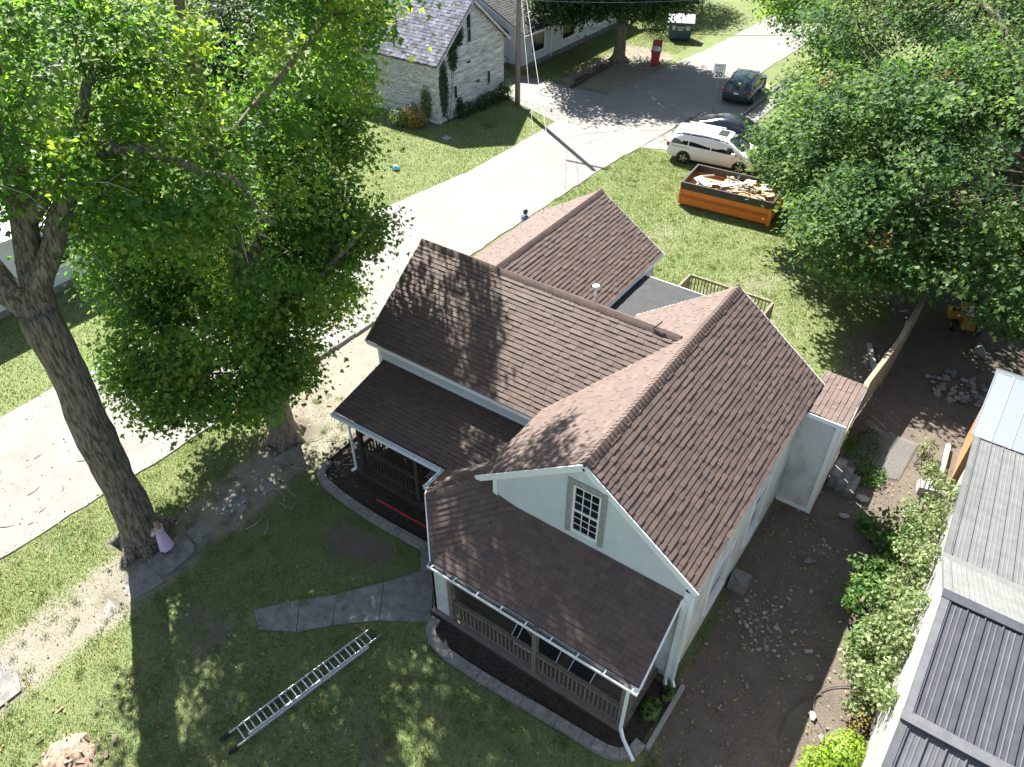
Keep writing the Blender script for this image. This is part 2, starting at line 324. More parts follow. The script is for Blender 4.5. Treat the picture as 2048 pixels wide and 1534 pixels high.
for y0, y1, dx, z, tl in [(-12.3, -10.9, 0, .02, .0), (-10.85, -9.0, .05, .03, .02), (-6.1, -5.25, .15, -.006, .03), (-5.2, -4.05, .22, .03, .03), (-3.9, -3.4, .3, -.008, -.05), (-1.7, -1.1, .1, -.012, .05), (-.5, .3, .05, -.012, -.05), (-7.3, -6.5, .08, -.02, .04), (-2.9, -2.1, .12, .0, .03)]:
    slab(old_walk, [(-10.88+dx+random.uniform(-.1, .1), y0), (-10.3+dx, y0-random.uniform(.0, .12)), (-9.85+dx+random.uniform(-.2, .05), y0+random.uniform(-.05, .2)), (-9.8+dx+random.uniform(-.2, .05), y1-random.uniform(.0, .2)), (-10.3+dx, y1+random.uniform(.0, .12)), (-10.88+dx+random.uniform(0, .15), y1)], z, 'old_concrete', tl)
# ------------------------------------------------------------ the house being re-roofed
SH = [(.08, .055, .047), (.094, .064, .053), (.102, .07, .057), (.108, .074, .06), (.092, .065, .056), (.122, .084, .067)]
ramp_mat('shingle_mass', SH, 'attr', rough=.7, spec=.4); ramp_mat('shingle_piece', SH, 'obj', rough=.7, spec=.4)
mat('roof_felt', (.06, .045, .04), (.09, .07, .06), sc=20, rough=.95)
mat('white_paint', (.50, .545, .58), (.57, .61, .645), sc=2.2, rough=.55)
mat('white_siding', (.33, .34, .325), (.52, .535, .53), sc=2.4, rough=.6, stretch=(1, 1, .6), lo=.3, hi=.55)
mat('trim_white', (.76, .78, .79), rough=.45)
mat('grey_wood', (.19, .19, .185), (.36, .355, .34), sc=8, rough=.9, stretch=(6, 6, .6), bump=.3)
mat('deck_wood', (.10, .085, .07), (.19, .165, .135), sc=5, rough=.85, stretch=(.7, 8, 8), bump=.3, vary='obj', va=.22)
mat('rail_wood', (.115, .10, .085), (.20, .175, .145), sc=7, rough=.85, vary='obj', va=.15)
mat('dark_wood', (.035, .026, .02), (.075, .055, .042), sc=7, rough=.8, vary='obj', va=.15)
mat('green_wood', (.11, .10, .06), (.20, .18, .115), sc=6, rough=.85, vary='obj', va=.15)
mat('gutter', (.74, .78, .80), rough=.35, spec=.5)
mat('membrane', (.018, .02, .022), (.03, .032, .035), sc=3, rough=.75)
mat('glass', (.008, .011, .014), rough=.06, spec=.35)
mat('plywood_white', (.36, .38, .38), (.56, .58, .58), sc=3.5, rough=.75)
mat('block', (.16, .15, .14), (.27, .255, .235), sc=9, rough=.95, bump=.5, vary='obj', va=.12)
mat('aluminium', (.62, .63, .64), (.75, .76, .77), sc=20, rough=.42, metal=.85)
mat('black_mesh', (.012, .013, .013), rough=.7)
mat('red_paint', (.42, .03, .035), rough=.5)
mat('black_iron', (.02, .02, .02), rough=.6)
mat('white_pvc', (.8, .8, .78), rough=.4)
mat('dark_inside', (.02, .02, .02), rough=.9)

HW, HH, HE, HL = 2.9, 5.83, 3.70, 8.35
house = thing('house', (0, 4, 0), 'white house with brown shingle roofs, two front porches and a rear wing', 'house')
# --- walls
XL, XR, YF, YB = -2.35, 2.8, -.04, 8.25
rz_ = lambda x: HH-(HH-HE)/HW*abs(x)-.09
b = B()
ol, orr, ob, ot = -.33, .59, 3.58, 5.22      # opening of the gable window
b.extr([(XL, YF, .1), (ol, YF, .1), (ol, YF, rz_(ol)), (XL, YF, rz_(XL))], (0, .14, 0))
b.extr([(orr, YF, .1), (XR, YF, .1), (XR, YF, rz_(XR)), (orr, YF, rz_(orr))], (0, .14, 0))
b.extr([(ol, YF, .1), (orr, YF, .1), (orr, YF, ob), (ol, YF, ob)], (0, .14, 0))
b.extr([(ol, YF, ot), (orr, YF, ot), (orr, YF, rz_(orr)), (0, YF, rz_(0)), (ol, YF, rz_(ol))], (0, .14, 0))
front_wall = b.obj('front_gable_wall', 'white_paint', house)
b = B(); b.box(-.9, 1.2, .6, .62, .2, 4.9); b.obj('dark_backing', 'dark_inside', house)  # near-black panel behind the gable window, its colour standing in for the room's shade
# right wall with two openings, boards as lap siding
b = B()
wins = [(1.55, 2.75, .85, 2.35), (4.05, 5.05, .95, 2.75)]
zs = [.1]
while zs[-1] < HE+.0: zs.append(zs[-1]+.115)
for z0, z1 in zip(zs[:-1], zs[1:]):
    segs = [(YF, YB)]
    for (a, c_, w0, w1) in wins:
        if z1 > w0 and z0 < w1:
            segs = [s for q_ in segs for s in ((q_[0], min(a, q_[1])), (max(c_, q_[0]), q_[1])) if s[1]-s[0] > .01] if True else segs
    for s0, s1 in segs:
        b.add([(XR-.12, s0, z0), (XR+.022, s0, z0), (XR+.004, s0, z1+.004), (XR-.12, s0, z1+.004), (XR-.12, s1, z0), (XR+.022, s1, z0), (XR+.004, s1, z1+.004), (XR-.12, s1, z1+.004)],
              [(0, 1, 2, 3), (7, 6, 5, 4), (1, 5, 6, 2), (0, 4, 5, 1), (3, 2, 6, 7)])
b.obj('right_wall', 'white_siding', house)
for (y0, y1, z0, z1) in wins:
    w = B().box(XR-.06, XR-.045, y0+.02, y1-.02, z0+.02, z1-.02).obj('window', 'glass', house)
    for nm, bx in (('frame', (XR-.05, XR+.05, y0-.07, y0+.02, z0-.07, z1+.09)), ('frame', (XR-.05, XR+.05, y1-.02, y1+.07, z0-.07, z1+.09)), ('frame', (XR-.05, XR+.052, y0+.02, y1-.02, z1-.02, z1+.09)), ('sill', (XR-.05, XR+.09, y0+.02, y1-.02, z0-.07, z0+.02)), ('meeting_rail', (XR-.045, XR-.005, y0+.02, y1-.02, (z0+z1)/2-.03, (z0+z1)/2+.03))):
        B().box(*bx).obj(nm, 'trim_white', w)
B().box(XR+.022, XR+.05, YF-.01, YF+.13, .1, HE-.05).obj('corner_board', 'trim_white', house)
B().box(XR-.12, XR+.05, YF-.03, YF-.005, .1, HE-.12).obj('corner_board', 'trim_white', house)
B().box(XL-.03, XL+.09, YF-.03, YF-.005, .1, HE+.25).obj('corner_board', 'trim_white', house)
b = B(); b.box(XL, XL+.14, YF+.14, YB, .1, rz_(XL)-.02); b.box(XL+.14, XR-.12, YB-.14, YB, .1, HE)
b.extr([(XL, YB-.14, HE), (XR, YB-.14, HE), (0, YB-.14, HH-.1)], (0, .14, 0)); b.obj('rear_wall', 'white_paint', house)
b = B(); b.box(XL-.02, XR+.0, YF+.03, YB-.02, -.1, .1); b.obj('foundation', 'old_concrete', house)
# wing walls
b = B(); b.box(-8.9, XL, 2.9, 3.04, .1, 3.56); b.box(-8.9, -8.76, 3.04, 8.1, .1, 3.56); b.box(-8.9, XL, 8.1, 8.24, .1, 3.56)
b.extr([(-8.9, 3.0, 3.56), (-8.9, 8.1, 3.56), (-8.9, 5.53, 5.46)], (.14, 0, 0)); wing_wall = b.obj('wing_wall', 'white_paint', house)
B().box(-8.93, -8.8, 2.875, 2.9, .1, 3.5).obj('corner_board', 'trim_white', house)
B().box(-8.8, XL-.3, 2.88, 2.9, 2.86, 2.9).obj('flashing', 'gutter', house)
# rear wing walls
b = B(); b.box(-9.7, -9.56, 8.24, 13.15, .1, 3.05); b.box(-4.75, -4.61, 8.24, 13.15, .1, 3.05); b.box(-9.56, -4.75, 13.01, 13.15, .1, 3.05)
b.extr([(-9.7, 13.01, 3.05), (-4.61, 13.01, 3.05), (-7.18, 13.01, 4.6)], (0, .14, 0)); b.obj('rear_wing_wall', 'white_siding', house)

# --- roofs: slab + shingles
sh_mass = B(); PIECES = []
def widths(): return random.choice((.15, .2, .25, .3))
VAR = {}
def tab_mesh(w, thick):
    k = (w, thick)
    if k not in VAR:
        t = .032 if thick else .022; c_ = .143
        vs = [(0, -.006, 0), (w, -.006, 0), (0, -.006, t), (w, -.006, t), (0, c_+.03, .003), (w, c_+.03, .003), (0, c_+.03, -.004), (w, c_+.03, -.004)]
        me = bpy.data.meshes.new('shingle'); me.from_pydata(vs, [], [(0, 1, 3, 2), (2, 3, 5, 4), (0, 2, 4, 6), (1, 7, 5, 3)])
        me.materials.append(MATS['shingle_piece']); VAR[k] = me
    return VAR[k]
def roof_frame(poly, eave):
    e = (V(eave[1])-V(eave[0])).normalized(); nn = V((0, 0, 0)); p = [V(q_) for q_ in poly]
    for i in range(1, len(p)-1): nn += (p[i]-p[0]).cross(p[i+1]-p[0])
    n = nn.normalized()
    if n.z < 0: n = -n
    s = n.cross(e).normalized()
    if s.z < 0: s = -s; e = -e
    if e.cross(s).dot(n) < 0: e = -e
    return e, s, n
def shingle_area(poly, eave, parent=None, limit=0):
    e, s, n = roof_frame(poly, eave); O = V(eave[0]); pts = [((V(p)-O).dot(e), (V(p)-O).dot(s)) for p in poly]
    bmax = max(q_[1] for q_ in pts); j = 0; c_ = .143
    while j*c_ < bmax-.02:
        b0 = j*c_; bm = min(b0+c_*.5, bmax-.005); ax = []
        for i in range(len(pts)):
            (a0, q0), (a1, q1) = pts[i], pts[(i+1) % len(pts)]
            if (q0-bm)*(q1-bm) < 0: ax.append(a0+(a1-a0)*(bm-q0)/(q1-q0))
        j += 1
        if len(ax) < 2: continue
        a, A = min(ax), max(ax); first = True
        while a < A-.03:
            w = widths()*(random.uniform(.4, 1) if first else 1); first = False
            w = min(w, A-a); thick = random.random() < .45
            hgt = min(c_+.03, bmax-b0)
            org = O+e*a+s*b0
            if limit and len(PIECES) < limit and hgt > .14:
                me_ = tab_mesh(.2, thick); ob_ = bpy.data.objects.new('shingle', me_); COL.objects.link(ob_)
                mtx = Matrix((e, s, n)).transposed().to_4x4(); mtx.translation = org-ORG[parent]
                ob_.matrix_local = mtx @ Matrix.Diagonal((w/.2*.985, 1, 1, 1)); ob_.parent = parent; PIECES.append(ob_)
            else:
                t = .032 if thick else .022; w2 = w*.985
                vs = [org-s*.006, org-s*.006+e*w2, org-s*.006+n*t, org-s*.006+n*t+e*w2, org+s*hgt+n*.003, org+s*hgt+n*.003+e*w2, org+s*hgt-n*.004, org+s*hgt-n*.004+e*w2]
                sh_mass.add(vs, [(0, 1, 3, 2), (2, 3, 5, 4), (0, 2, 4, 6), (1, 7, 5, 3)])
            a += w
    return e, s, n
def slab_roof(name, polys, eaves, th=.07, limit=0):
    b = B(); ns = []
    for p, ev in zip(polys, eaves):
        e, s, n = roof_frame(p, ev); b.extr([V(q_)-n*th for q_ in p], n*(th-.002)); ns.append(n)
    o = b.obj(name, 'roof_felt', house)
    for p, ev in zip(polys, eaves): shingle_area(p, ev, o, limit)
    return o
def caps(parent, p, q, na, nb, w=.15, step=.143):
    """ridge caps: overlapping folded pieces, each its own object"""
    p, q = V(p), V(q); d = (q-p).normalized(); n = int((q-p).length/step); upv = (V(na)+V(nb)).normalized()
    def down(nn):
        s_ = d.cross(V(nn)).normalized()
        return s_ if s_.z < 0 else -s_
    sa, sb = down(na), down(nb); me_ = None; L_ = step+.06; t0, t1 = .032, .012; vs = []
    for xx, t_ in ((0, t0), (L_, t1)):
        for sd_, nn in ((sa, na), (sb, nb)):
            for k in (1., .5): vs.append(d*xx+sd_*w*k+V(nn)*(t_+(.012 if k == .5 else 0)))
        vs.append(d*xx+upv*(t_+.026))
    # ring order at each end: a_out, a_mid, top, b_mid, b_out
    R0 = [0, 1, 4, 3, 2]; R1 = [5, 6, 9, 8, 7]; fs = [(R0[i], R0[i+1], R1[i+1], R1[i]) for i in range(4)]
    base = [v_ - upv*.05 for v_ in (vs[0], vs[2])]; vs2 = vs+base
    fs.append((R0[0], 10, 11, R0[4], R0[3], R0[2], R0[1]))
    me_ = bpy.data.meshes.new('ridge_cap'); me_.from_pydata(vs2, [], fs); me_.materials.append(MATS['shingle_piece'])
    bmn = me_.polygons[0].normal
    for i in range(n):
        ob_ = bpy.data.objects.new('ridge_cap', me_); COL.objects.link(ob_); ob_.parent = parent; ob_.location = p+d*(i*step+.01)-ORG[parent]
# porch roofs first so that their shingles are the separate pieces
PB, PC = V((-3.05, -1.75, 2.13)), V((2.65, -1.75, 2.13))
PD, PV = V((2.65, -.04, 3.36)), V((-1.68, -.04, 3.36))
PA, PR = V((-3.9, -.82, 3.1)), V((-2.36, .3, 3.77)); PR1 = V((-2.35, -.04, 3.47))
PI1, PI = V((-4.52, -.06, 2.3)), V((-4.51, .74, 2.3))
front_porch_roof = slab_roof('front_porch_roof', [[PB, PC, PD, PV]], [(PB, PC)], limit=300)
entry_roof = slab_roof('entry_gable_roof', [[PB, PV, PR1, PR, PA], [PI1, PA, PR]], [(PB, PB+(PR-PA)), (PI1, PI1+(PR-PA))])
G2W = V((-2.36, 2.2, 2.98))
# the twisted infill between entry gable and wing porch
e1 = slab_roof('wing_porch_roof', [[(-8.75, .68, 2.28), PI, (-2.36, 2.1, 2.66), (-2.36, 2.9, 2.82), (-8.75, 2.9, 2.74)], [PI1, PR, PI], [PI, PR, G2W]],
               [(V((-8.75, .68, 2.28)), PI), (PI1, PI), (PI, PI+V((1, .35, 0)))])
rm = slab_roof('main_roof', [[(HW, 0, HE), (HW, HL, HE), (0, HL, HH), (0, 0, HH)], [(-HW, 0, HE), (0, 0, HH), (0, HL, HH), (-HW, HL, HE)]],
               [(V((HW, 0, HE)), V((HW, HL, HE))), (V((-HW, HL, HE)), V((-HW, 0, HE)))])
wx0, wx1 = -9.17, -.3
rw = slab_roof('wing_roof', [[(wx0, 2.68, 3.51), (-2.4, 2.68, 3.51), (wx1, 5.53, 5.61), (wx0, 5.53, 5.61)], [(wx0, 8.38, 3.51), (wx0, 5.53, 5.61), (wx1, 5.53, 5.61), (-2.4, 8.38, 3.51)]],
               [(V((wx0, 2.68, 3.51)), V((0, 2.68, 3.51))), (V((0, 8.38, 3.51)), V((wx0, 8.38, 3.51)))])
rr = slab_roof('rear_wing_roof', [[(-4.4, 7.2, 3.0), (-4.4, 13.35, 3.0), (-7.18, 13.35, 4.75), (-7.18, 6.3, 4.75)], [(-9.95, 7.2, 3.0), (-7.18, 6.3, 4.75), (-7.18, 13.35, 4.75), (-9.95, 13.35, 3.0)]],
               [(V((-4.4, 7.2, 3)), V((-4.4, 13.35, 3))), (V((-9.95, 13.35, 3)), V((-9.95, 7.2, 3)))])
sh_mass.obj('shingles', 'shingle_mass', rm, kind='stuff')
nr = V((HH-HE, 0, HW)).normalized(); nl = V((-(HH-HE), 0, HW)).normalized()
caps(rm, (0, -.02, HH), (0, HL, HH), nr, nl)
wf = V((0, -2.1, 2.85)).normalized(); wb = V((0, 2.1, 2.85)).normalized()
caps(rw, (wx0, 5.53, 5.61), (-.35, 5.53, 5.61), wf, wb)
caps(rr, (-7.18, 13.35, 4.75), (-7.18, 6.7, 4.75), V((1.75, 0, 2.77)).normalized(), V((-1.75, 0, 2.77)).normalized())
ea = roof_frame([PB, PV, PA], (PB, PB+(PR-PA)))[2]; eb = roof_frame([PI1, PA, PR], (PI1, PI1+(PR-PA)))[2]
caps(entry_roof, PA, PR, ea, eb)
# black single-ply roof between the wings
b = B(); b.box(-4.4, -.9, 8.36, 11.95, 2.66, 2.78); fl = b.obj('flat_roof', 'membrane', house)
B().box(-4.4, -.9, 11.95, 11.98, 2.62, 2.79).obj('drip_edge', 'trim_white', fl)
b = B(); b.box(-4.6, -4.46, 8.4, 11.8, .1, 2.66); b.box(-4.46, -.95, 11.7, 11.84, .1, 2.66); b.obj('rear_infill_wall', 'white_siding', house)
# --- fascias and rakes
def board(nm, p, q, w, h, parent, mt='trim_white', upv=(0, 0, 1)): return B().beam(p, q, w, h, upv).obj(nm, mt, parent)
k = (HH-HE)/HW
for sgn in (1, -1):
    board('rake_board', (sgn*.0, -.03, HH-.1), (sgn*(HW+.02), -.03, HE-.1), .035, .16, rm)
    board('rake_board', (sgn*.0, HL+.02, HH-.1), (sgn*(HW+.02), HL+.02, HE-.1), .035, .16, rm)
    board('fascia', (sgn*(HW-.05), .02, HE-.135), (sgn*(HW-.05), HL-.0, HE-.135), .03, .13, rm)
board('rake_board', (-9.18, 2.66, 3.42), (-9.18, 5.53, 5.52), .03, .14, rw); board('rake_board', (-9.18, 8.4, 3.42), (-9.18, 5.53, 5.52), .03, .14, rw)
board('fascia', (-9.16, 2.69, 3.4), (-2.5, 2.69, 3.4), .03, .12, rw)
for sx, ex in ((-7.18, -4.38), (-7.18, -9.97)): board('rake_board', (sx, 13.37, 4.66), (ex, 13.37, 2.91), .03, .14, rr)
board('fascia', (-4.4, 7.4, 2.92), (-4.4, 13.36, 2.92), .03, .14, rr); board('fascia', (-9.95, 7.4, 2.92), (-9.95, 13.36, 2.92), .03, .14, rr)
board('rake_board', (2.67, -1.76, 2.06), (2.67, -.06, 3.28), .03, .12, front_porch_roof)
board('rake_board', (-8.77, .68, 2.2), (-8.77, 2.88, 2.66), .03, .12, e1)
board('rake_board', PA+V((-.02, -.02, -.07)), PB+V((-.02, -.02, -.07)), .03, .12, entry_roof); board('rake_board', PA+V((-.02, -.02, -.07)), PI1+V((-.02, -.02, -.07)), .03, .12, entry_roof)
# --- gutters
def gutter(p, q, out, parent, brk=.62):
    p, q, out = V(p), V(q), V(out).normalized(); d = (q-p).normalized(); b = B(); w, h, t = .13, .1, .008
    u = V((0, 0, 1)); L_ = (q-p).length
    mid = (p+q)/2
    b.obox(mid+out*w/2-u*h, d*L_/2, out*w/2, u*t/2); b.obox(mid+out*w-u*(h/2), d*L_/2, out*t/2, u*h/2); b.obox(mid-u*(h/2), d*L_/2, out*t/2, u*h/2)
    b.obox(mid+out*(w+.012)-u*.004, d*L_/2, out*.012, u*.008)
    for e_ in (p, q): b.obox(e_+out*w/2-u*h/2, d*t/2, out*w/2, u*h/2)
    g = b.obj('gutter', 'gutter', parent)
    n = max(2, int(L_/brk))
    for i in range(n): B().obox(p+d*(.12+(L_-.24)*i/(n-1))+out*w/2-u*.006, d*.018, out*w/2, u*.006).obj('hanger', 'gutter', g)
    return g
gutter((-3.05, -1.78, 2.1), (2.68, -1.78, 2.1), (0, -1, 0), front_porch_roof)
gutter((-8.78, .66, 2.24), (-4.6, .70, 2.26), (0, -1, 0), e1, .7)
gutter((-4.54, .62, 2.26), (-4.54, -.1, 2.26), (-1, 0, 0), entry_roof, .3)
# downspouts
def pipe(pts, parent, w=.07):
    b = B()
    for a_, c_ in zip(pts[:-1], pts[1:]): b.beam(a_, c_, w, w*.8, (0, 1, .01))
    return b.obj('downspout', 'gutter', parent)
pipe([(2.48, -1.85, 2.02), (2.48, -1.9, 1.95), (2.48, -1.93, .42), (2.62, -2.05, .3), (3.02, -2.28, .12)], front_porch_roof)
pipe([(-8.1, .58, 2.15), (-8.08, .55, .35), (-8.16, .42, .3)], e1, .06)
pipe([(2.72, -.1, 3.3), (2.74, -.12, .18), (2.8, -.26, .12)], house)
pipe([(2.88, -.09, 3.55), (2.9, -.09, .2), (3.0, -.2, .14)], house)
# --- gable window
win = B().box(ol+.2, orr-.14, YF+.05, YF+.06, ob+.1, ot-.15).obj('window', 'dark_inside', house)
for (x0, x1, z0, z1) in ((ol-.02, ol+.13, ob-.04, ot+.06), (orr-.09, orr+.05, ob-.04, ot+.06), (ol+.13, orr-.09, ot-.1, ot+.06)):
    B().box(x0, x1, YF-.028, YF+.1, z0, z1).obj('casing', 'grey_wood', win)
X0, X1, Z0, Z1 = ol+.13, orr-.09, ob+.02, ot-.1
for bx in ((X0, X0+.05, Z0, Z1), (X1-.05, X1, Z0, Z1), (X0+.05, X1-.05, Z1-.05, Z1), (X0+.05, X1-.05, Z0, Z0+.06)): B().box(bx[0], bx[1], YF-.015, YF+.045, bx[2], bx[3]).obj('sash', 'trim_white', win)
zm = Z0+(Z1-Z0)*.47; B().box(X0+.05, X1-.05, YF-.012, YF+.04, zm-.025, zm+.025).obj('meeting_rail', 'trim_white', win)
xa, xb = X0+.05, X1-.05
for (za, zb, nrow) in ((Z0+.06, zm-.025, 3), (zm+.025, Z1-.05, 3)):
    for i in range(3):
        for j in range(nrow):
            B().box(xa+(xb-xa)*i/3+.008, xa+(xb-xa)*(i+1)/3-.008, YF+.014, YF+.02, za+(zb-za)*j/nrow+.008, za+(zb-za)*(j+1)/nrow-.008).obj('pane', 'glass', win)
    for i in (1, 2): B().box(xa+(xb-xa)*i/3-.008, xa+(xb-xa)*i/3+.008, YF-.004, YF+.028, za, zb).obj('muntin', 'trim_white', win)
    for j in range(1, nrow): B().box(xa, xb, YF-.001, YF+.025, za+(zb-za)*j/nrow-.007, za+(zb-za)*j/nrow+.007).obj('muntin', 'trim_white', win)
# --- lean-to closet on the right wall
b = B(); lz = 3.56; zz = .02
while zz < lz-.01:
    z1 = min(zz+.115, lz)
    for (p, q, o_) in (((XR+.02, 7.12), (3.84, 7.12), (0, -1)), ((3.84, 7.12), (3.84, 8.95), (1, 0)), ((3.84, 8.95), (XR, 8.95), (0, 1))):
        ox, oy = o_[0]*.022, o_[1]*.022; ix, iy = -o_[0]*.1, -o_[1]*.1
        b.add([(p[0]+ox, p[1]+oy, zz), (q[0]+ox, q[1]+oy, zz), (q[0]+ox*.2, q[1]+oy*.2, z1+.003), (p[0]+ox*.2, p[1]+oy*.2, z1+.003), (p[0]+ix, p[1]+iy, zz), (q[0]+ix, q[1]+iy, zz), (q[0]+ix, q[1]+iy, z1+.003), (p[0]+ix, p[1]+iy, z1+.003)],
              [(0, 1, 2, 3), (0, 4, 5, 1), (3, 2, 6, 7), (1, 5, 6, 2), (4, 0, 3, 7), (5, 4, 7, 6)])
    zz = z1
lean = b.obj('lean_to', 'white_siding', house)
for bx in ((3.74, 3.87, 7.085, 7.1, .02, lz), (3.862, 3.88, 7.085, 7.2, .02, lz), (3.862, 3.88, 8.85, 8.99, .02, lz), (XR+.05, 3.74, 7.085, 7.1, .02, .16)): B().box(*bx).obj('corner_board', 'trim_white', lean)
b = B(); b.extr([(2.78, 7.04, lz+.04), (3.95, 7.04, lz), (3.95, 9.05, lz), (2.78, 9.05, lz+.04)], (0, 0, .05)); lr = b.obj('lean_to_roof', 'roof_felt', lean)
b = B()
tmp = sh_mass; sh_mass = B(); shingle_area([(3.95, 7.04, lz+.052), (3.95, 9.05, lz+.052), (2.78, 9.05, lz+.092), (2.78, 7.04, lz+.092)], (V((3.95, 7.04, lz+.052)), V((3.95, 9.05, lz+.052))))
sh_mass.obj('shingles', 'shingle_mass', lean, kind='stuff'); sh_mass = tmp
B().box(2.95, 3.97, 7.0, 7.035, lz-.07, lz+.06).obj('rake_board', 'trim_white', lean); B().box(3.955, 3.98, 7.04, 9.06, lz-.07, lz+.05).obj('fascia', 'trim_white', lean)
# --- vent pipe
b = B(); b.tube([(-3.25, 6.05, 5.0), (-3.25, 6.05, 5.8)], .038, 12); vp = b.obj('vent_pipe', 'aluminium', house, smooth=True)
B().tube([(-3.25, 6.05, 5.78), (-3.25, 6.05, 5.82), (-3.25, 6.05, 5.85), (-3.25, 6.05, 5.87)], [.04, .105, .105, .05], 16).obj('vent_cap', 'white_pvc', vp, smooth=True)
B().tube([(-1.15, 5.45, 5.63), (-1.05, 5.5, 5.75), (-.98, 5.56, 5.85)], .018, 6).obj('loose_strap', 'black_iron', rw)
# --- porches
FZ = .3
fd = B().box(-3.0, 2.5, -1.93, -.06, .02, .24).obj('front_porch', 'dark_wood', house)
ny_ = 13
for i in range(ny_):
    y0 = -1.95+i*.145; B().box(-3.02, 2.52, y0, y0+.139, .24, .272+random.uniform(0, .003)).obj('plank', 'deck_wood', fd)
wdk = B().box(-8.25, XL, .62, 2.88, .02, .24).obj('wing_porch', 'dark_wood', house)
for i in range(16):
    y0 = .6+i*.1425; B().box(-8.27, XL-.01, y0, y0+.137, .24, .27+random.uniform(0, .003)).obj('plank', 'dark_wood', wdk)
b = B(); b.prism([(-4.6, .6), (-4.5, -.1), (-3.02, -1.9), (-2.36, -1.9), (-2.36, .6)], .02, .235); en = b.obj('entry_landing', 'deck_wood', house)
b = B(); b.prism([(-4.75, -.35), (-3.3, -2.05), (-3.1, -1.85), (-4.5, -.15)], .0, .13); b.obj('step', 'old_concrete', en)
def post(x, y, z1, parent, mt='grey_wood', w=.1): return B().box(x-w/2, x+w/2, y-w/2, y+w/2, .24, z1).obj('post', mt, parent)
for x in (-2.42, .07, 2.4): post(x, -1.82, 2.1, fd, 'rail_wood', .12)
post(-2.98, -1.78, 2.1, fd, 'rail_wood'); post(-4.42, -.02, 2.25, en, 'dark_wood', .1)
for x in (-7.95, -5.72): post(x, .78, 2.26, wdk, 'dark_wood', .13)
B().box(-2.93, 2.46, -1.84, -1.72, 1.98, 2.09).obj('beam', 'rail_wood', fd); B().box(-8.0, -4.6, .74, .86, 2.12, 2.24).obj('beam', 'dark_wood', wdk)
B().extr([(-.45, -1.80, 2.0), (-.38, -1.80, 2.0), (.03, -1.80, 1.6), (.03, -1.80, 1.52)], (0, .04, 0)).obj('brace', 'rail_wood', fd)
B().box(-3.0, -2.5, -1.83, -1.8, .28, 2.05).obj('end_panel', 'plywood_white', fd)
def railing(p, q, z0, z1, parent, mt, sp=.115, bw=.035):
    p, q = V((p[0], p[1], 0)), V((q[0], q[1], 0)); d = (q-p); L_ = d.length; d.normalize(); u = V((0, 0, 1))
    r_ = B().beam(p+u*(z1-.02), q+u*(z1-.02), .1, .04).obj('railing', mt, parent)
    B().beam(p+u*(z0+.03), q+u*(z0+.03), .05, .06).obj('bottom_rail', mt, r_)
    B().beam(p+u*(z1-.075), q+u*(z1-.075), .05, .06).obj('top_rail', mt, r_)
    n = int(L_/sp); me_ = None
    for i in range(n):
        c_ = p+d*(L_*(i+.5)/n)
        if me_ is None:
            o_ = B().obox(u*((z0+z1)/2-.03), d*bw/2, d.cross(u)*bw/2, u*((z1-z0)/2-.05)).obj('baluster', mt, None); me_ = o_.data; o_.parent = r_; o_.location = c_-ORG[r_]
        else:
            o_ = bpy.data.objects.new('baluster', me_); COL.objects.link(o_); o_.parent = r_; o_.location = c_-ORG[r_]
    return r_
railing((-2.36, -1.82), (.0, -1.82), .38, 1.12, fd, 'rail_wood'); railing((.14, -1.82), (2.33, -1.82), .38, 1.12, fd, 'rail_wood')
railing((2.42, -1.75), (2.42, -.15), .38, 1.12, fd, 'rail_wood')
railing((-7.88, .78), (-5.8, .78), .38, 1.15, wdk, 'dark_wood', .12); railing((-5.64, .78), (-4.6, .78), .38, 1.15, wdk, 'dark_wood', .12)
railing((-7.98, .85), (-7.98, 2.85), .38, 1.15, wdk, 'dark_wood', .12)
# rear deck
dk = B().box(-3.9, -.3, 11.98, 14.85, .0, .5).obj('rear_deck', 'dark_wood', house)
for i in range(20): B().box(-3.92, -.28, 11.99+i*.143, 11.99+i*.143+.136, .5, .535).obj('plank', 'green_wood', dk)
for x, y in ((-3.75, 14.75), (-2.1, 14.75), (-.42, 14.75), (-.42, 13.4), (-3.75, 13.4)): B().box(x-.045, x+.045, y-.045, y+.045, .5, 1.6).obj('post', 'green_wood', dk)
railing((-3.7, 14.75), (-.47, 14.75), .62, 1.65, dk, 'green_wood', .13); railing((-.42, 14.7), (-.42, 12.1), .62, 1.65, dk, 'green_wood', .13); railing((-3.75, 14.7), (-3.75, 12.1), .62, 1.65, dk, 'green_wood', .13)

# ------------------------------------------------------------ things on and by the porches
def screen(loc, w, h, rot, label):
    t_ = thing('window_screen', loc, label, 'screen', 'screens leaning on the front porch'); b = B()
    R = Matrix.Rotation(rot[2], 3, 'Z') @ Matrix.Rotation(rot[0], 3, 'X')
    ax, az, ay = R @ V((1, 0, 0)), R @ V((0, 0, 1)), R @ V((0, 1, 0)); c_ = V(loc)+az*h/2
    B().obox(c_, ax*(w/2-.02), az*(h/2-.02), ay*.002).obj('mesh', 'black_mesh', t_)
    for s_ in (-1, 1):
        B().obox(c_+ax*s_*(w/2-.012), ax*.012, az*h/2, ay*.008).obj('frame', 'aluminium', t_)
        B().obox(c_+az*s_*(h/2-.012), ax*(w/2-.025), az*.012, ay*.008).obj('frame', 'aluminium', t_)
screen((-.35, -1.35, .28), 1.15, .95, (math.radians(-58), 0, .04), 'black window screen leaning nearest the porch wall, behind two others')
screen((-.15, -1.5, .29), 1.15, .95, (math.radians(-55), 0, .03), 'black window screen, the middle one of three stacked on the porch')
screen((1.05, -1.45, .28), .62, .8, (math.radians(-52), 0, -.08), 'small black screen standing alone beside the stacked porch screens')
bn = thing('porch_bench', (-5.1, 1.5, .28), 'slatted pale bench standing on the dark wing porch', 'bench')
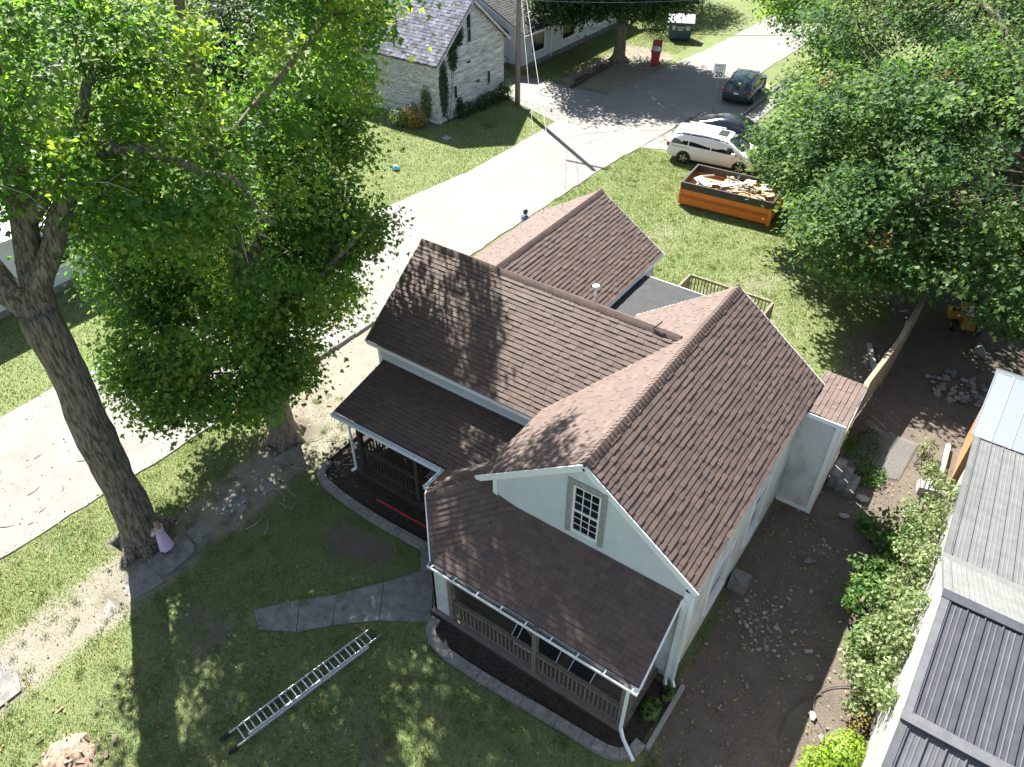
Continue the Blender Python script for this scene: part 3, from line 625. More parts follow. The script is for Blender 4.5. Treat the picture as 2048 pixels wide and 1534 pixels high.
for i in range(5): B().box(-5.9, -4.3, 1.25+i*.1, 1.32+i*.1, .68, .705).obj('slat', 'grey_wood', bn)
for i in range(4): B().box(-5.9, -4.3, 1.78, 1.8, .8+i*.1, .87+i*.1).obj('back_slat', 'grey_wood', bn)
for x in (-5.8, -4.45):
    for y in (1.28, 1.7): B().box(x, x+.06, y, y+.06, .272, .68).obj('leg', 'dark_wood', bn)
    B().box(x, x+.06, 1.801, 1.86, .272, 1.2).obj('upright', 'dark_wood', bn)
rk = thing('iron_grille', (-5.9, -.05, 0), 'black iron grille with a red top bar lying behind the bed edging', 'grille')
p0, p1 = V((-6.75, .02, .28)), V((-4.75, .05, .3)); B().beam(p0, p1, .045, .04).obj('top_bar', 'red_paint', rk)
for i in range(26):
    c_ = p0.lerp(p1, (i+.5)/26); B().beam(c_+V((0, -.02, -.02)), c_+V((.03, -.3, -.24)), .014, .014).obj('bar', 'black_iron', rk)
B().beam(p0+V((.03, -.3, -.23)), p1+V((.03, -.3, -.25)), .03, .02).obj('bottom_bar', 'black_iron', rk)

# --- beds with block edging
def bed(name, soilpoly, path, label, closed_timber=None):
    s_ = B(); s_.prism(soilpoly, -.05, .03); o_ = s_.obj(name, 'soil', kind='structure')
    ed = thing('bed_edging', (path[0][0], path[0][1], 0), label, 'edging')
    pts = [V((x, y, 0)) for x, y in path]; seg = []; tot = 0
    for a_, c_ in zip(pts[:-1], pts[1:]): seg.append((tot, a_, c_)); tot += (c_-a_).length
    n = int(tot/.3)
    def at(s):
        for st, a_, c_ in reversed(seg):
            if s >= st: return a_+(c_-a_).normalized()*(s-st), (c_-a_).normalized()
        return pts[0], (pts[1]-pts[0]).normalized()
    for i in range(n):
        a_, _ = at(tot*i/n); c_, _ = at(tot*(i+1)/n); d = (c_-a_); nn = V((-d.y, d.x, 0)).normalized(); w = .125
        def nrm(s):
            q0, _ = at(max(0, s-.06)); q1, _ = at(min(tot-1e-4, s+.06)); dd = q1-q0; return V((-dd.y, dd.x, 0)).normalized()
        n0, n1 = nrm(tot*i/n), nrm(tot*(i+1)/n); g_ = d.normalized()*.004; h_ = .15+random.uniform(-.008, .008)
        B().extr([a_-n0*w+g_, c_-n1*w-g_, c_+n1*w-g_, a_+n0*w+g_], (0, 0, h_)).obj('block', 'block', ed)
    return o_
def arc(pts, n=6):
    """Catmull-Rom through points"""
    P_ = [V((x, y, 0)) for x, y in pts]; P_ = [P_[0]*2-P_[1]]+P_+[P_[-1]*2-P_[-2]]; out = []
    for i in range(1, len(P_)-2):
        for k_ in range(n):
            t_ = k_/n; p = .5*((2*P_[i])+(-P_[i-1]+P_[i+1])*t_+(2*P_[i-1]-5*P_[i]+4*P_[i+1]-P_[i+2])*t_*t_+(-P_[i-1]+3*P_[i]-3*P_[i+1]+P_[i+2])*t_**3); out.append((p.x, p.y))
    out.append(pts[-1]); return out
pf = arc([(-2.84, -2.0), (-2.78, -2.32), (-2.5, -2.52), (-1.75, -2.62), (-.3, -2.58), (1.0, -2.5), (2.2, -2.44), (2.62, -2.36), (2.9, -2.12), (2.96, -1.8)])
bed('front_bed', [(-2.9, -1.9)]+[p for p in pf[2:]]+[(3.05, -.2), (2.5, -.2), (2.5, -1.9)], pf, 'curved grey block edging in front of the right porch')
pl = arc([(-9.18, .42), (-9.12, .08), (-8.85, -.2), (-8.3, -.33), (-7.4, -.42), (-6.2, -.45), (-5.2, -.42), (-4.45, -.38)])
bed('wing_bed', [(-9.1, 2.9)]+pl+[(-4.5, .6), (-8.2, .6), (-8.2, 2.9)], pl, 'curved grey block edging round the wing porch bed')
tb = B().beam((-9.28, .5, .06), (-9.32, 2.95, .06), .14, .16).obj('bed_timber', 'dark_wood', at=(-9.3, 1.7, 0)); tag(tb, 'dark timber edging the bed at the wing porch end', 'timber')
tb = B().beam((3.16, .0, .06), (3.14, -1.85, .06), .1, .14).obj('bed_timber', 'grey_wood', at=(3.15, -.9, 0)); tag(tb, 'grey weathered timber edging the bed beside the dirt yard', 'timber')
# ------------------------------------------------------------ houses across the road
mat('peeling', (.16, .155, .145), (.66, .67, .67), sc=4, rough=.85, stretch=(1, .3, 8), lo=.36, hi=.56, bump=.3, vary='attr', va=.16)
mat('old_shingle', (.07, .075, .095), (.175, .185, .225), sc=3, rough=.95, vary='attr', va=.4)
mat('dark_shingle', (.025, .027, .03), (.055, .057, .06), sc=9, rough=.9, vary='attr', va=.3)
mat('light_roof', (.42, .43, .43), (.52, .53, .53), sc=2, rough=.6)
mat('teal_door', (.06, .10, .10), rough=.5)
mat('pole_wood', (.16, .13, .10), (.27, .225, .18), sc=6, rough=.9, stretch=(5, 5, .4), bump=.3)
mat('wire', (.25, .25, .25), rough=.6); mat('wire_dark', (.03, .03, .03), rough=.6)
mat('sign_white', (.74, .77, .80), rough=.4); mat('sign_ink', (.02, .02, .05), rough=.5); mat('steel_post', (.2, .21, .21), rough=.5, metal=.6)
oh = thing('weathered_house', (-28, 27.3, 0), 'abandoned narrow house with peeling white boards and old grey roof', 'house')
X, Y0, Y1, EV, PK, YM = -24.0, 24.15, 30.55, 3.7, 6.25, 27.4
def gy_z(y): return EV+(PK-EV)*(1-abs(y-YM)/3.2)
holes = [(26.95, 27.3, 4.0, 5.5), (25.55, 25.82, 1.1, 1.85), (28.9, 29.14, 1.1, 1.85)]
# each board of the gable that can be told apart
z = .05; bh = .17
while z < PK-.06:
    z1 = min(z+bh, PK-.05); zc = (z+z1)/2
    lo_, hi_ = Y0, Y1
    if z1 > EV: lo_ = YM-3.2*(PK-z1)/(PK-EV); hi_ = YM+3.2*(PK-z1)/(PK-EV)
    segs = [(lo_, hi_)]
    for (a, c_, w0, w1) in holes:
        if z1 > w0 and z < w1: segs = [s for q_ in segs for s in ((q_[0], min(a, q_[1])), (max(c_, q_[0]), q_[1])) if s[1]-s[0] > .02]
    for (s0, s1) in segs:
        if random.random() < .05 and s1-s0 > 3: cut = random.uniform(s0+.5, s1-1); parts = [(s0, cut), (cut+random.uniform(.02, .5), s1)]
        else: parts = [(s0, s1)]
        for (p0, p1) in parts:
            B().add([(X-.06, p0, z), (X+.03, p0, z+random.uniform(-.008, .008)), (X+.005, p0, z1+.012), (X-.06, p0, z1+.012), (X-.06, p1, z), (X+.03, p1, z+random.uniform(-.008, .008)), (X+.005, p1, z1+.012), (X-.06, p1, z1+.012)],
                    [(3, 2, 1, 0), (4, 5, 6, 7), (1, 2, 6, 5), (0, 1, 5, 4), (2, 3, 7, 6)]).obj('board', 'peeling', oh)
    z = z1
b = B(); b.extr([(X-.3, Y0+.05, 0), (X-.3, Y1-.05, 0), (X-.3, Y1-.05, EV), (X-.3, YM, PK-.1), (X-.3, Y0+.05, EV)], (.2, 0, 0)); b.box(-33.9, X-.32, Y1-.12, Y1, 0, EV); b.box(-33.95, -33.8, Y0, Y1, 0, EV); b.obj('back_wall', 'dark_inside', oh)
for i in range(22):
    z0 = i*.17; b = B(); b.add([(-33.9, Y0+.06, z0), (-33.9, Y0-.03, z0), (-33.9, Y0-.005, z0+.18), (-33.9, Y0+.06, z0+.18), (X-.05, Y0+.06, z0), (X-.05, Y0-.03, z0), (X-.05, Y0-.005, z0+.18), (X-.05, Y0+.06, z0+.18)], [(0, 1, 2, 3), (7, 6, 5, 4), (1, 5, 6, 2), (0, 4, 5, 1), (2, 6, 7, 3)]); b.obj('side_board', 'peeling', oh)
for bx in ((X-.02, X+.05, Y0-.05, Y0+.09, 0, EV), (X-.02, X+.05, Y1-.09, Y1+.04, 0, EV)): B().box(*bx).obj('corner_board', 'peeling', oh)
for (a, c_, w0, w1) in holes:
    w = B().box(X-.1, X-.08, a, c_, w0, w1).obj('window', 'dark_inside', oh)
    for bx in ((X-.05, X+.05, a-.07, a, w0-.06, w1+.07), (X-.05, X+.05, c_, c_+.07, w0-.06, w1+.07), (X-.05, X+.052, a, c_, w1, w1+.07), (X-.05, X+.07, a, c_, w0-.06, w0)): B().box(*bx).obj('casing', 'peeling', w)
B().box(X-.06, X-.02, 26.95, 27.3, 4.68, 4.74).obj('sash_bar', 'peeling', oh); B().box(X-.06, X-.03, 27.1, 27.14, 4.0, 4.7).obj('sash_bar', 'peeling', oh)
s45 = (PK-EV)/3.2
b = B(); b.extr([(-34.1, Y0-.4, EV-.4*s45), (X+.28, Y0-.4, EV-.4*s45), (X+.28, YM, PK), (-34.1, YM, PK)], (0, 0, .06)); b.extr([(-34.1, Y1+.4, EV-.4*s45), (X+.28, Y1+.4, EV-.4*s45), (X+.28, YM, PK), (-34.1, YM, PK)], (0, 0, .06)); rf = b.obj('roof', 'dark_wood', oh)
old = B()
for sgn in (-1, 1):
    for j in range(22):
        d0 = (3.62-j*.165); 
        if d0 < .1: break
        x = -34.1
        while x < X+.28:
            w = random.uniform(.16, .34); w = min(w, X+.28-x)
            if random.random() < .97:
                y0, y1 = YM+sgn*d0, YM+sgn*(d0-.2); z0, z1 = PK-.786*d0+.064, PK-.786*(d0-.2)+.064; t_ = random.uniform(.012, .035)
                old.add([(x, y0, z0), (x+w*.97, y0, z0), (x, y0, z0+t_), (x+w*.97, y0, z0+t_), (x, y1, z1+.006), (x+w*.97, y1, z1+.006)], [(0, 1, 3, 2) if sgn < 0 else (2, 3, 1, 0), (2, 3, 5, 4) if sgn < 0 else (4, 5, 3, 2), (0, 2, 4), (1, 5, 3)])
            x += w
old.obj('shingles', 'old_shingle', rf, kind='stuff')
for sgn in (-1, 1): B().beam((X+.3, YM, PK-.06), (X+.3, YM+sgn*3.6, PK-.06-3.6*s45), .03, .14).obj('rake_board', 'peeling', rf)
# white house
wh = thing('white_house', (-30, 40, 0), 'white clapboard house with dark roof beside the narrow abandoned house', 'house')
b = B()
def lap(b, p, q, z0, z1, o_, h=.15, depth=.12):
    z = z0
    while z < z1-.01:
        zz = min(z+h, z1); ox, oy = o_[0]*.022, o_[1]*.022; ix, iy = -o_[0]*depth, -o_[1]*depth
        b.add([(p[0]+ox, p[1]+oy, z), (q[0]+ox, q[1]+oy, z), (q[0]+ox*.2, q[1]+oy*.2, zz), (p[0]+ox*.2, p[1]+oy*.2, zz), (p[0]+ix, p[1]+iy, z), (q[0]+ix, q[1]+iy, z), (q[0]+ix, q[1]+iy, zz), (p[0]+ix, p[1]+iy, zz)],
              [(0, 1, 2, 3), (0, 4, 5, 1), (3, 2, 6, 7), (1, 5, 6, 2), (4, 0, 3, 7), (5, 4, 7, 6)]); z = zz
lap(b, (-25.5, 34.95), (-25.5, 50), .35, 2.5, (1, 0)); lap(b, (-34, 34.95), (-25.5, 34.95), .35, 2.5, (0, -1)); lap(b, (-34, 32.2), (-26.9, 32.2), .35, 2.5, (0, -1)); lap(b, (-26.9, 32.2), (-26.9, 34.95), .35, 2.5, (1, 0))
b.obj('wall', 'white_paint', wh); B().box(-34, -25.45, 35, 50, -.05, .35).obj('foundation', 'old_concrete', wh)
for (y0, y1) in ((36.0, 37.6), (40.0, 41.6), (45.0, 46.4)):
    w = B().box(-25.49, -25.46, y0, y1, .95, 2.1).obj('window', 'glass', wh)
    for bx in ((-25.46, -25.4, y0-.1, y0, .85, 2.2), (-25.46, -25.4, y1, y1+.1, .85, 2.2), (-25.46, -25.398, y0, y1, 2.1, 2.2), (-25.46, -25.38, y0, y1, .85, .95)): B().box(*bx).obj('frame', 'trim_white', w)
dr = B().box(-26.87, -26.83, 32.9, 33.8, .5, 2.35).obj('door', 'teal_door', wh)
for bx in ((-26.85, -26.79, 32.78, 32.9, .45, 2.45), (-26.85, -26.79, 33.8, 33.92, .45, 2.45), (-26.85, -26.792, 32.9, 33.8, 2.35, 2.45)): B().box(*bx).obj('frame', 'trim_white', dr)
for i in range(3): B().box(-26.8+i*.3, -26.5+i*.3, 32.7, 34.0, -.05, .45-i*.15).obj('step', 'old_concrete', wh)
for y in (32.72, 33.98):
    r_ = B().beam((-26.7, y, 1.3), (-25.95, y, .95), .035, .035).obj('handrail', 'black_iron', wh)
    for x, zz in ((-26.65, 1.28), (-26.0, .98)): B().box(x-.015, x+.015, y-.015, y+.015, .0, zz).obj('baluster', 'black_iron', r_)
rfp = B(); rfp.extr([(-25.1, 34.6, 2.42), (-25.1, 50.4, 2.42), (-30, 50.4, 4.8), (-30, 34.6, 4.8)], (0, 0, .08)); rfp.extr([(-34.6, 34.6, 2.42), (-34.6, 50.4, 2.42), (-30, 50.4, 4.8), (-30, 34.6, 4.8)], (0, 0, .08)); rfp.extr([(-26.4, 31.7, 2.42), (-26.4, 34.6, 2.42), (-30, 34.6, 4.17), (-30, 31.7, 4.17)], (0, 0, .08)); rfp.extr([(-34.6, 31.7, 2.42), (-34.6, 34.6, 2.42), (-30, 34.6, 4.17), (-30, 31.7, 4.17)], (0, 0, .08))
rfo = rfp.obj('roof', 'dark_shingle', wh)
ds = B()
for (xe, y0, y1, n_) in ((-25.1, 34.6, 50.4, 27), (-26.4, 31.7, 34.6, 20)):
    for j in range(n_):
        y = y0
        while y < y1:
            w = min(random.uniform(.2, .5), y1-y); d0 = j*.18; z0 = 2.5+d0*.4857+.006; ds.add([(xe-d0, y, z0), (xe-d0, y+w*.98, z0), (xe-d0, y, z0+.02), (xe-d0, y+w*.98, z0+.02), (xe-d0-.2, y, z0+.1), (xe-d0-.2, y+w*.98, z0+.1)], [(0, 1, 3, 2), (2, 3, 5, 4)]); y += w
ds.obj('shingles', 'dark_shingle', rfo, kind='stuff')
b = B(); b.extr([(-34, 34.95, 2.5), (-25.5, 34.95, 2.5), (-30, 34.95, 4.7)], (0, .1, 0)); b.extr([(-34, 32.2, 2.5), (-26.9, 32.2, 2.5), (-30, 32.2, 4.0)], (0, .1, 0)); b.obj('gable', 'white_paint', wh)
for (p, q) in (((-25.08, 34.62, 2.42), (-30, 34.62, 4.78)), ((-26.38, 31.72, 2.42), (-30, 31.72, 4.15))): B().beam(p, q, .04, .14).obj('rake_board', 'trim_white', wh)
B().beam((-25.06, 34.6, 2.4), (-25.06, 50.4, 2.4), .1, .1).obj('gutter', 'gutter', wh); B().box(-25.42, -25.36, 38.4, 38.46, .2, 2.38).obj('downspout', 'gutter', wh)
# house on the far left
lh = thing('lapped_house', (-29, -2.5, 0), 'white lapped-board house with pale roof on the lawn across the road', 'house')
b = B(); lap(b, (-25.4, -8), (-25.4, 3.2), .3, 3.0, (1, 0), .18); lap(b, (-33, -8), (-25.4, -8), .3, 3.0, (0, -1), .18); lap(b, (-33, 3.2), (-25.4, 3.2), .3, 3.0, (0, 1), .18); b.obj('wall', 'white_paint', lh); B().box(-32.9, -25.45, -7.9, 3.1, -.05, .3).obj('foundation', 'old_concrete', lh)
for y in (-6, -2.2, 1.0):
    w = B().box(-25.39, -25.36, y, y+.9, 1.1, 2.4).obj('window', 'glass', lh)
    for bx in ((-25.36, -25.3, y-.09, y, 1.0, 2.5), (-25.36, -25.3, y+.9, y+.99, 1.0, 2.5), (-25.36, -25.298, y, y+.9, 2.4, 2.5), (-25.36, -25.28, y, y+.9, 1.0, 1.1)): B().box(*bx).obj('frame', 'trim_white', w)
b = B(); b.extr([(-25.0, -8.4, 2.95), (-25.0, 3.6, 2.95), (-29.2, 3.6, 4.5), (-29.2, -8.4, 4.5)], (0, 0, .08)); b.extr([(-33.4, -8.4, 2.95), (-33.4, 3.6, 2.95), (-29.2, 3.6, 4.5), (-29.2, -8.4, 4.5)], (0, 0, .08)); ro = b.obj('roof', 'light_roof', lh)
for i in range(24): B().extr([(-24.99, -8.3+i*.5, 3.032), (-24.99, -8.27+i*.5, 3.032), (-29.2, -8.27+i*.5, 4.582), (-29.2, -8.3+i*.5, 4.582)], (0, 0, .03)).obj('seam', 'light_roof', ro)
b = B(); b.extr([(-33, 3.15, 3.0), (-25.4, 3.15, 3.0), (-29.2, 3.15, 4.4)], (0, .05, 0)); b.extr([(-33, -8, 3.0), (-25.4, -8, 3.0), (-29.2, -8, 4.4)], (0, .05, 0)); b.obj('gable', 'white_paint', lh)

# ------------------------------------------------------------ pole, wires, sign, bins
up_ = thing('utility_pole', (-22.08, 29.46, 0), 'tall bare wooden utility pole beside the weathered house', 'utility pole')
B().tube([(-22.08, 29.46, 0), (-22.08, 29.46, 4), (-22.06, 29.46, 11)], [.17, .155, .12], 14).obj('shaft', 'pole_wood', up_, smooth=True)
B().beam((-23.3, 29.3, 10.2), (-20.9, 29.6, 10.2), .1, .12).obj('crossarm', 'pole_wood', up_)
for i in range(3): B().tube([(-23.2+i*1.1, 29.32+i*.13, 10.26), (-23.2+i*1.1, 29.32+i*.13, 10.4)], [.04, .03], 8).obj('insulator', 'white_pvc', up_)
def wire(p, q, sag, r, mt, label):
    p, q = V(p), V(q); pts = [p.lerp(q, i/24)-V((0, 0, sag*4*(i/24)*(1-i/24))) for i in range(25)]
    o_ = B().tube(pts, r, 5).obj('overhead_wire', mt, at=tuple(p)); tag(o_, label, 'wire')
wire((-21.95, 29.4, 8.6), (-9.0, 12.9, 4.9), .25, .013, 'wire', 'thick pale service cable from the pole to the rear wing roof')
wire((-21.95, 29.4, 7.4), (-9.3, 12.6, 3.5), .5, .009, 'wire', 'thin pale cable hanging below the service cable to the rear wing')
wire((-22.0, 29.5, 6.1), (-6.5, 47.5, 6.2), .7, .012, 'wire', 'grey cable crossing the road from pole to the far tree')
wire((-21.2, 29.6, 5.0), (-4.2, 42.5, 4.2), .4, .012, 'wire_dark', 'dark cable crossing low over the sunlit road')
wire((-22.0, 29.5, 8.0), (-12.0, 75, 8.5), .9, .012, 'wire_dark', 'dark cable running from the pole along the road')
sg = thing('speed_limit_sign', (-11.42, 35.0, 0), 'white speed limit 20 sign on a grey post beside the parked blue car', 'sign')
sx, sy = -11.42, 35.0; dv = V((5.116+11.42, -10.0-35.0, 0)).normalized(); sr = V((-dv.y, dv.x, 0)); sr = -sr if sr.x < 0 else sr
cS = V((sx, sy, 2.62)); B().box(sx-.025, sx+.025, sy-.025, sy+.025, -.05, 2.95).obj('post', 'steel_post', sg)
pl_ = B().obox(cS+dv*.04, sr*.33, V((0, 0, .42)), dv*.006).obj('plate', 'sign_white', sg)
for (o_, w_, h_) in ((V((0, 0, .40)), .31, .008), (V((0, 0, -.40)), .31, .008)): B().obox(cS+dv*.05+o_, sr*w_, V((0, 0, h_)), dv*.002).obj('border', 'sign_ink', pl_)
for s_ in (-1, 1): B().obox(cS+dv*.05+sr*.31*s_, sr*.008, V((0, 0, .392)), dv*.002).obj('border', 'sign_ink', pl_)
def text(s, size, c_, right, upv, nrm, mt, parent, name='lettering', ext=.004, bold=0.):
    cu = bpy.data.curves.new(name, 'FONT'); cu.body = s; cu.size = size; cu.align_x = 'CENTER'; cu.align_y = 'CENTER'; cu.extrude = ext; cu.offset = bold
    to = bpy.data.objects.new('tmp', cu); COL.objects.link(to); bpy.context.view_layer.update()
    me_ = bpy.data.meshes.new_from_object(to.evaluated_get(bpy.context.evaluated_depsgraph_get())); bpy.data.objects.remove(to)
    me_.name = name; me_.materials.clear(); me_.materials.append(MATS[mt]); o_ = bpy.data.objects.new(name, me_); COL.objects.link(o_)
    mx_ = Matrix((V(right).normalized(), V(upv).normalized(), V(nrm).normalized())).transposed().to_4x4(); mx_.translation = V(c_)-ORG.get(parent, V((0, 0, 0)))
    o_.parent = parent; o_.matrix_local = mx_; return o_
U = V((0, 0, 1))
text('SPEED', .19, cS+dv*.05+U*.27, sr, U, dv, 'sign_ink', pl_); text('LIMIT', .19, cS+dv*.05+U*.08, sr, U, dv, 'sign_ink', pl_); text('20', .42, cS+dv*.05-U*.2, sr, U, dv, 'sign_ink', pl_, bold=.012)
mat('bin_red', (.42, .035, .04), (.5, .05, .05), sc=4, rough=.5); mat('rubber', (.015, .015, .015), rough=.85); mat('bag_white', (.6, .58, .58), (.75, .72, .72), sc=8, rough=.5)
mat('skip_blue', (.03, .07, .11), (.05, .10, .145), sc=3, rough=.5); mat('lid_grey', (.22, .23, .25), (.28, .29, .31), sc=3, rough=.5); mat('sticker', (.5, .5, .38), rough=.6); mat('sticker_white', (.62, .64, .66), rough=.6)
rb = thing('wheelie_bin', (-18.6, 41.5, 0), 'overfilled red wheeled bin standing on the verge', 'bin', rz=.35)
b = B(); bt = [(-.24, -.28), (.24, -.28), (.24, .28), (-.24, .28)]; tp = [(-.31, -.37), (.31, -.37), (.31, .37), (-.31, .37)]
b.add([(x, y, .1) for x, y in bt]+[(x, y, 1.0) for x, y in tp], [(3, 2, 1, 0), (4, 5, 6, 7), (0, 1, 5, 4), (1, 2, 6, 5), (2, 3, 7, 6), (3, 0, 4, 7)]); b.obj('body', 'bin_red', rb)
B().box(-.35, .35, -.41, .41, .96, 1.03).obj('rim', 'bin_red', rb)
B().obox((.0, .32, 1.3), (.33, 0, 0), (0, .14, .28), (0, -.02, .012)).obj('lid', 'bin_red', rb); B().beam((-.28, .46, .95), (.28, .46, .95), .04, .04).obj('handle', 'bin_red', rb)
for s_ in (-1, 1): B().tube([(s_*.27, .33, .13), (s_*.33, .33, .13)], .13, 14).obj('wheel', 'rubber', rb)
b = B(); b.tube([(0, -.05, .98), (.02, -.05, 1.1), (.0, -.03, 1.24), (.02, 0, 1.3)], [.3, .33, .22, .05], 10, wob=.15); o_ = b.obj('rubbish_bag', 'bag_white', smooth=True, at=(0, 0, 0)); o_.location = (-18.6, 41.5, 0); o_.rotation_euler = (0, 0, .35); tag(o_, 'white rubbish bag bulging out of the red wheeled bin', 'bag')
bs = thing('steel_dumpster', (-19.95, 48.3, 0), 'small blue steel dumpster with grey lid on the lawn', 'dumpster', rz=.42)
b = B(); b.extr([(-.8, -.55, .12), (.8, -.55, .12), (.9, -.6, 1.25), (-.9, -.6, 1.25)], (0, .05, 0)); b.add([(-.8, -.5, .12), (.8, -.5, .12), (.8, .55, .12), (-.8, .55, .12), (-.9, -.55, 1.25), (.9, -.55, 1.25), (.9, .6, 1.55), (-.9, .6, 1.55)], [(3, 2, 1, 0), (4, 5, 6, 7), (0, 1, 5, 4), (1, 2, 6, 5), (2, 3, 7, 6), (3, 0, 4, 7)]); b.obj('body', 'skip_blue', bs)
for s_ in (-1, 1): B().extr([(s_*.02, -.72, 1.27), (s_*1.0, -.72, 1.27), (s_*1.0, .62, 1.6), (s_*.02, .62, 1.6)], (0, 0, .05)).obj('lid', 'lid_grey', bs)
for x, w_, mt_ in ((-.5, .12, 'sticker'), (.55, .16, 'sticker')): B().box(x-w_, x+w_, -.625, -.615, .78, 1.08).obj('sticker', mt_, bs)
B().box(-.28, .3, -.622, -.612, .92, 1.0).obj('lettering', 'sticker_white', bs); B().box(-.2, .2, -.62, -.61, .76, .84).obj('lettering', 'sticker_white', bs)
for s_ in (-1, 1): B().box(s_*.95-.06, s_*.95+.06, -.3, .3, .7, .82).obj('fork_pocket', 'skip_blue', bs)
# verge timbers, ground things
for i, (x, y, a, l_) in enumerate([(-20.95, 34.9, 1.60, 1.9), (-21.05, 36.9, 1.55, 2.0), (-21.1, 38.9, 1.58, 1.8), (-21.3, 36.0, 1.5, 1.4), (-21.35, 38.6, 1.7, 1.2)]):
    d = V((math.cos(a), math.sin(a), 0)); lab = ['charred landscape timber lying nearest the drive', 'charred landscape timber, middle one of the row by the verge', 'charred landscape timber nearest the pale tree trunk', 'short timber lying behind the front verge timbers', 'short broken timber behind the verge row near the trunk'][i]
    o_ = B().beam(V((x, y, .08))-d*l_/2, V((x, y, .1))+d*l_/2, .2, .2).obj('timber', 'dark_wood', at=(x, y, 0)); tag(o_, lab, 'timber', 'timbers along the verge')
o_ = B().box(-22.6, -22.15, 22.5, 22.95, -.02, .06).obj('meter_cover', 'lid_grey', at=(-22.4, 22.7, 0)); tag(o_, 'small pale square cover set in the shaded lawn', 'cover')
mat('litter_blue', (.25, .6, .72), rough=.4)
o_ = B().tube([(-22.1, 17.8, .05), (-21.95, 17.9, .14), (-21.75, 17.95, .08)], [.1, .17, .06], 8, wob=.3).obj('plastic_bag', 'litter_blue', at=(-21.9, 17.9, 0), smooth=True); tag(o_, 'crumpled pale blue plastic bag on the sunny lawn', 'bag')
# ------------------------------------------------------------ metal-roofed barn and sheds
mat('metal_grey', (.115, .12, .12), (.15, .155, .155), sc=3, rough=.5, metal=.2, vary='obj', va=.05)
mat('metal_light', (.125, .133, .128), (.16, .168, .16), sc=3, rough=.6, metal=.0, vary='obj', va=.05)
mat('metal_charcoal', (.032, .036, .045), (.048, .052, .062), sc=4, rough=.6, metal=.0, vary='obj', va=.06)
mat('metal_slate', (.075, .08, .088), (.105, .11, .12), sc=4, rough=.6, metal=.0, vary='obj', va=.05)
mat('galvanised', (.92, .94, .96), rough=.3, metal=.95, bump=.012, sc=1.5, bsc=2.0)
mat('barn_white', (.25, .25, .24), (.36, .36, .35), sc=2, rough=.6)
mat('osb', (.20, .12, .05), (.30, .19, .09), sc=9, rough=.8)
barn = thing('barn', (10, 2, 0), 'white barn with charcoal and grey ribbed metal roof beside the vines', 'barn')
BX = 7.0; PR_ = [(10.6, 2.12), (4.14, 3.5), (1.7, 5.0), (-1.0, 4.7), (-2.2, 4.1), (-4.2, 2.9)]
b = B(); b.extr([(BX+.12, 4.3, 0)]+[(BX+.12, y, z-.1) for y, z in PR_[1:]]+[(BX+.12, -4.2, 0)], (.12, 0, 0)); b.box(BX+.24, 16, 4.2, 4.3, 0, 3.3); b.obj('wall', 'barn_white', barn)
b = B(); b.extr([(BX+.14, 10.4, 0), (BX+.14, 10.4, 2.0), (BX+.14, 4.3, 3.3), (BX+.14, 4.3, 0)], (.1, 0, 0)); b.obj('shed_wall', 'barn_white', barn)
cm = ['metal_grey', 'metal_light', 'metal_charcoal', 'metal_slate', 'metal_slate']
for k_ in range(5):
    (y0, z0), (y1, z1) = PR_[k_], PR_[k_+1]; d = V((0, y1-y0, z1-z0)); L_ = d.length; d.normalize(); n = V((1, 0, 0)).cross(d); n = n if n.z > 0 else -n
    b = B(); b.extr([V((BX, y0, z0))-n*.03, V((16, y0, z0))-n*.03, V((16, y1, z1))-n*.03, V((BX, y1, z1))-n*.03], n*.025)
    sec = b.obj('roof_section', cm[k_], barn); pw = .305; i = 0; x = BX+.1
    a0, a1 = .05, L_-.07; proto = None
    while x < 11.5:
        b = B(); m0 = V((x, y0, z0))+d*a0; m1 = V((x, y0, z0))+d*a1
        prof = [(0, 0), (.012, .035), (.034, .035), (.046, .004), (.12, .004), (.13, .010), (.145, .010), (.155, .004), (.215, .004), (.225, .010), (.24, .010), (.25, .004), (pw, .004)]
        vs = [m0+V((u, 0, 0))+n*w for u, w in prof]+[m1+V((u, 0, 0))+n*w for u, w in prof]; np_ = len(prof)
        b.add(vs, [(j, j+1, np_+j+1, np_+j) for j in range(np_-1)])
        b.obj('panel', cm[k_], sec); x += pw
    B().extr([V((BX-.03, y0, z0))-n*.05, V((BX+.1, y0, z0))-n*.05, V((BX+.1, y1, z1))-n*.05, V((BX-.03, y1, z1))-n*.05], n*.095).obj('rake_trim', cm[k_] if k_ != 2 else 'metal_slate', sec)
for (y, z), mt_, t_ in ((PR_[1], 'metal_light', .02), (PR_[2], 'metal_charcoal', .03), (PR_[3], 'metal_slate', .03)):
    B().obox((BX+4.5, y, z+t_), (4.55, 0, 0), (0, .11, .02 if y > 3 else .0), (0, 0, .018)).obj('flashing', mt_, barn)
gs = thing('tin_shed', (10, 12.5, 0), 'shed with mirror-bright galvanised roof and plywood side behind the barn', 'shed')
GX = 6.9
b = B(); b.extr([(GX+.1, 10.75, 0), (GX+.1, 13.15, 0), (GX+.1, 13.15, 2.7), (GX+.1, 10.75, 2.1)], (8, 0, 0)); b.obj('wall', 'osb', gs)
x = GX
for i in range(9):
    b = B(); b.extr([(x, 10.62, 2.14), (x+.50, 10.62, 2.14), (x+.50, 13.25, 2.78), (x, 13.25, 2.78)], (0, 0, .02)); o_ = b.obj('roof_panel', 'galvanised', gs)
    B().extr([(x-.012, 10.62, 2.162), (x+.012, 10.62, 2.162), (x+.012, 13.25, 2.802), (x-.012, 13.25, 2.802)], (0, 0, .02)).obj('rib', 'galvanised', o_); x += .502
B().box(GX-.03, GX+4.6, 13.2, 13.32, 2.78, 2.84).obj('edge_trim', 'galvanised', gs)

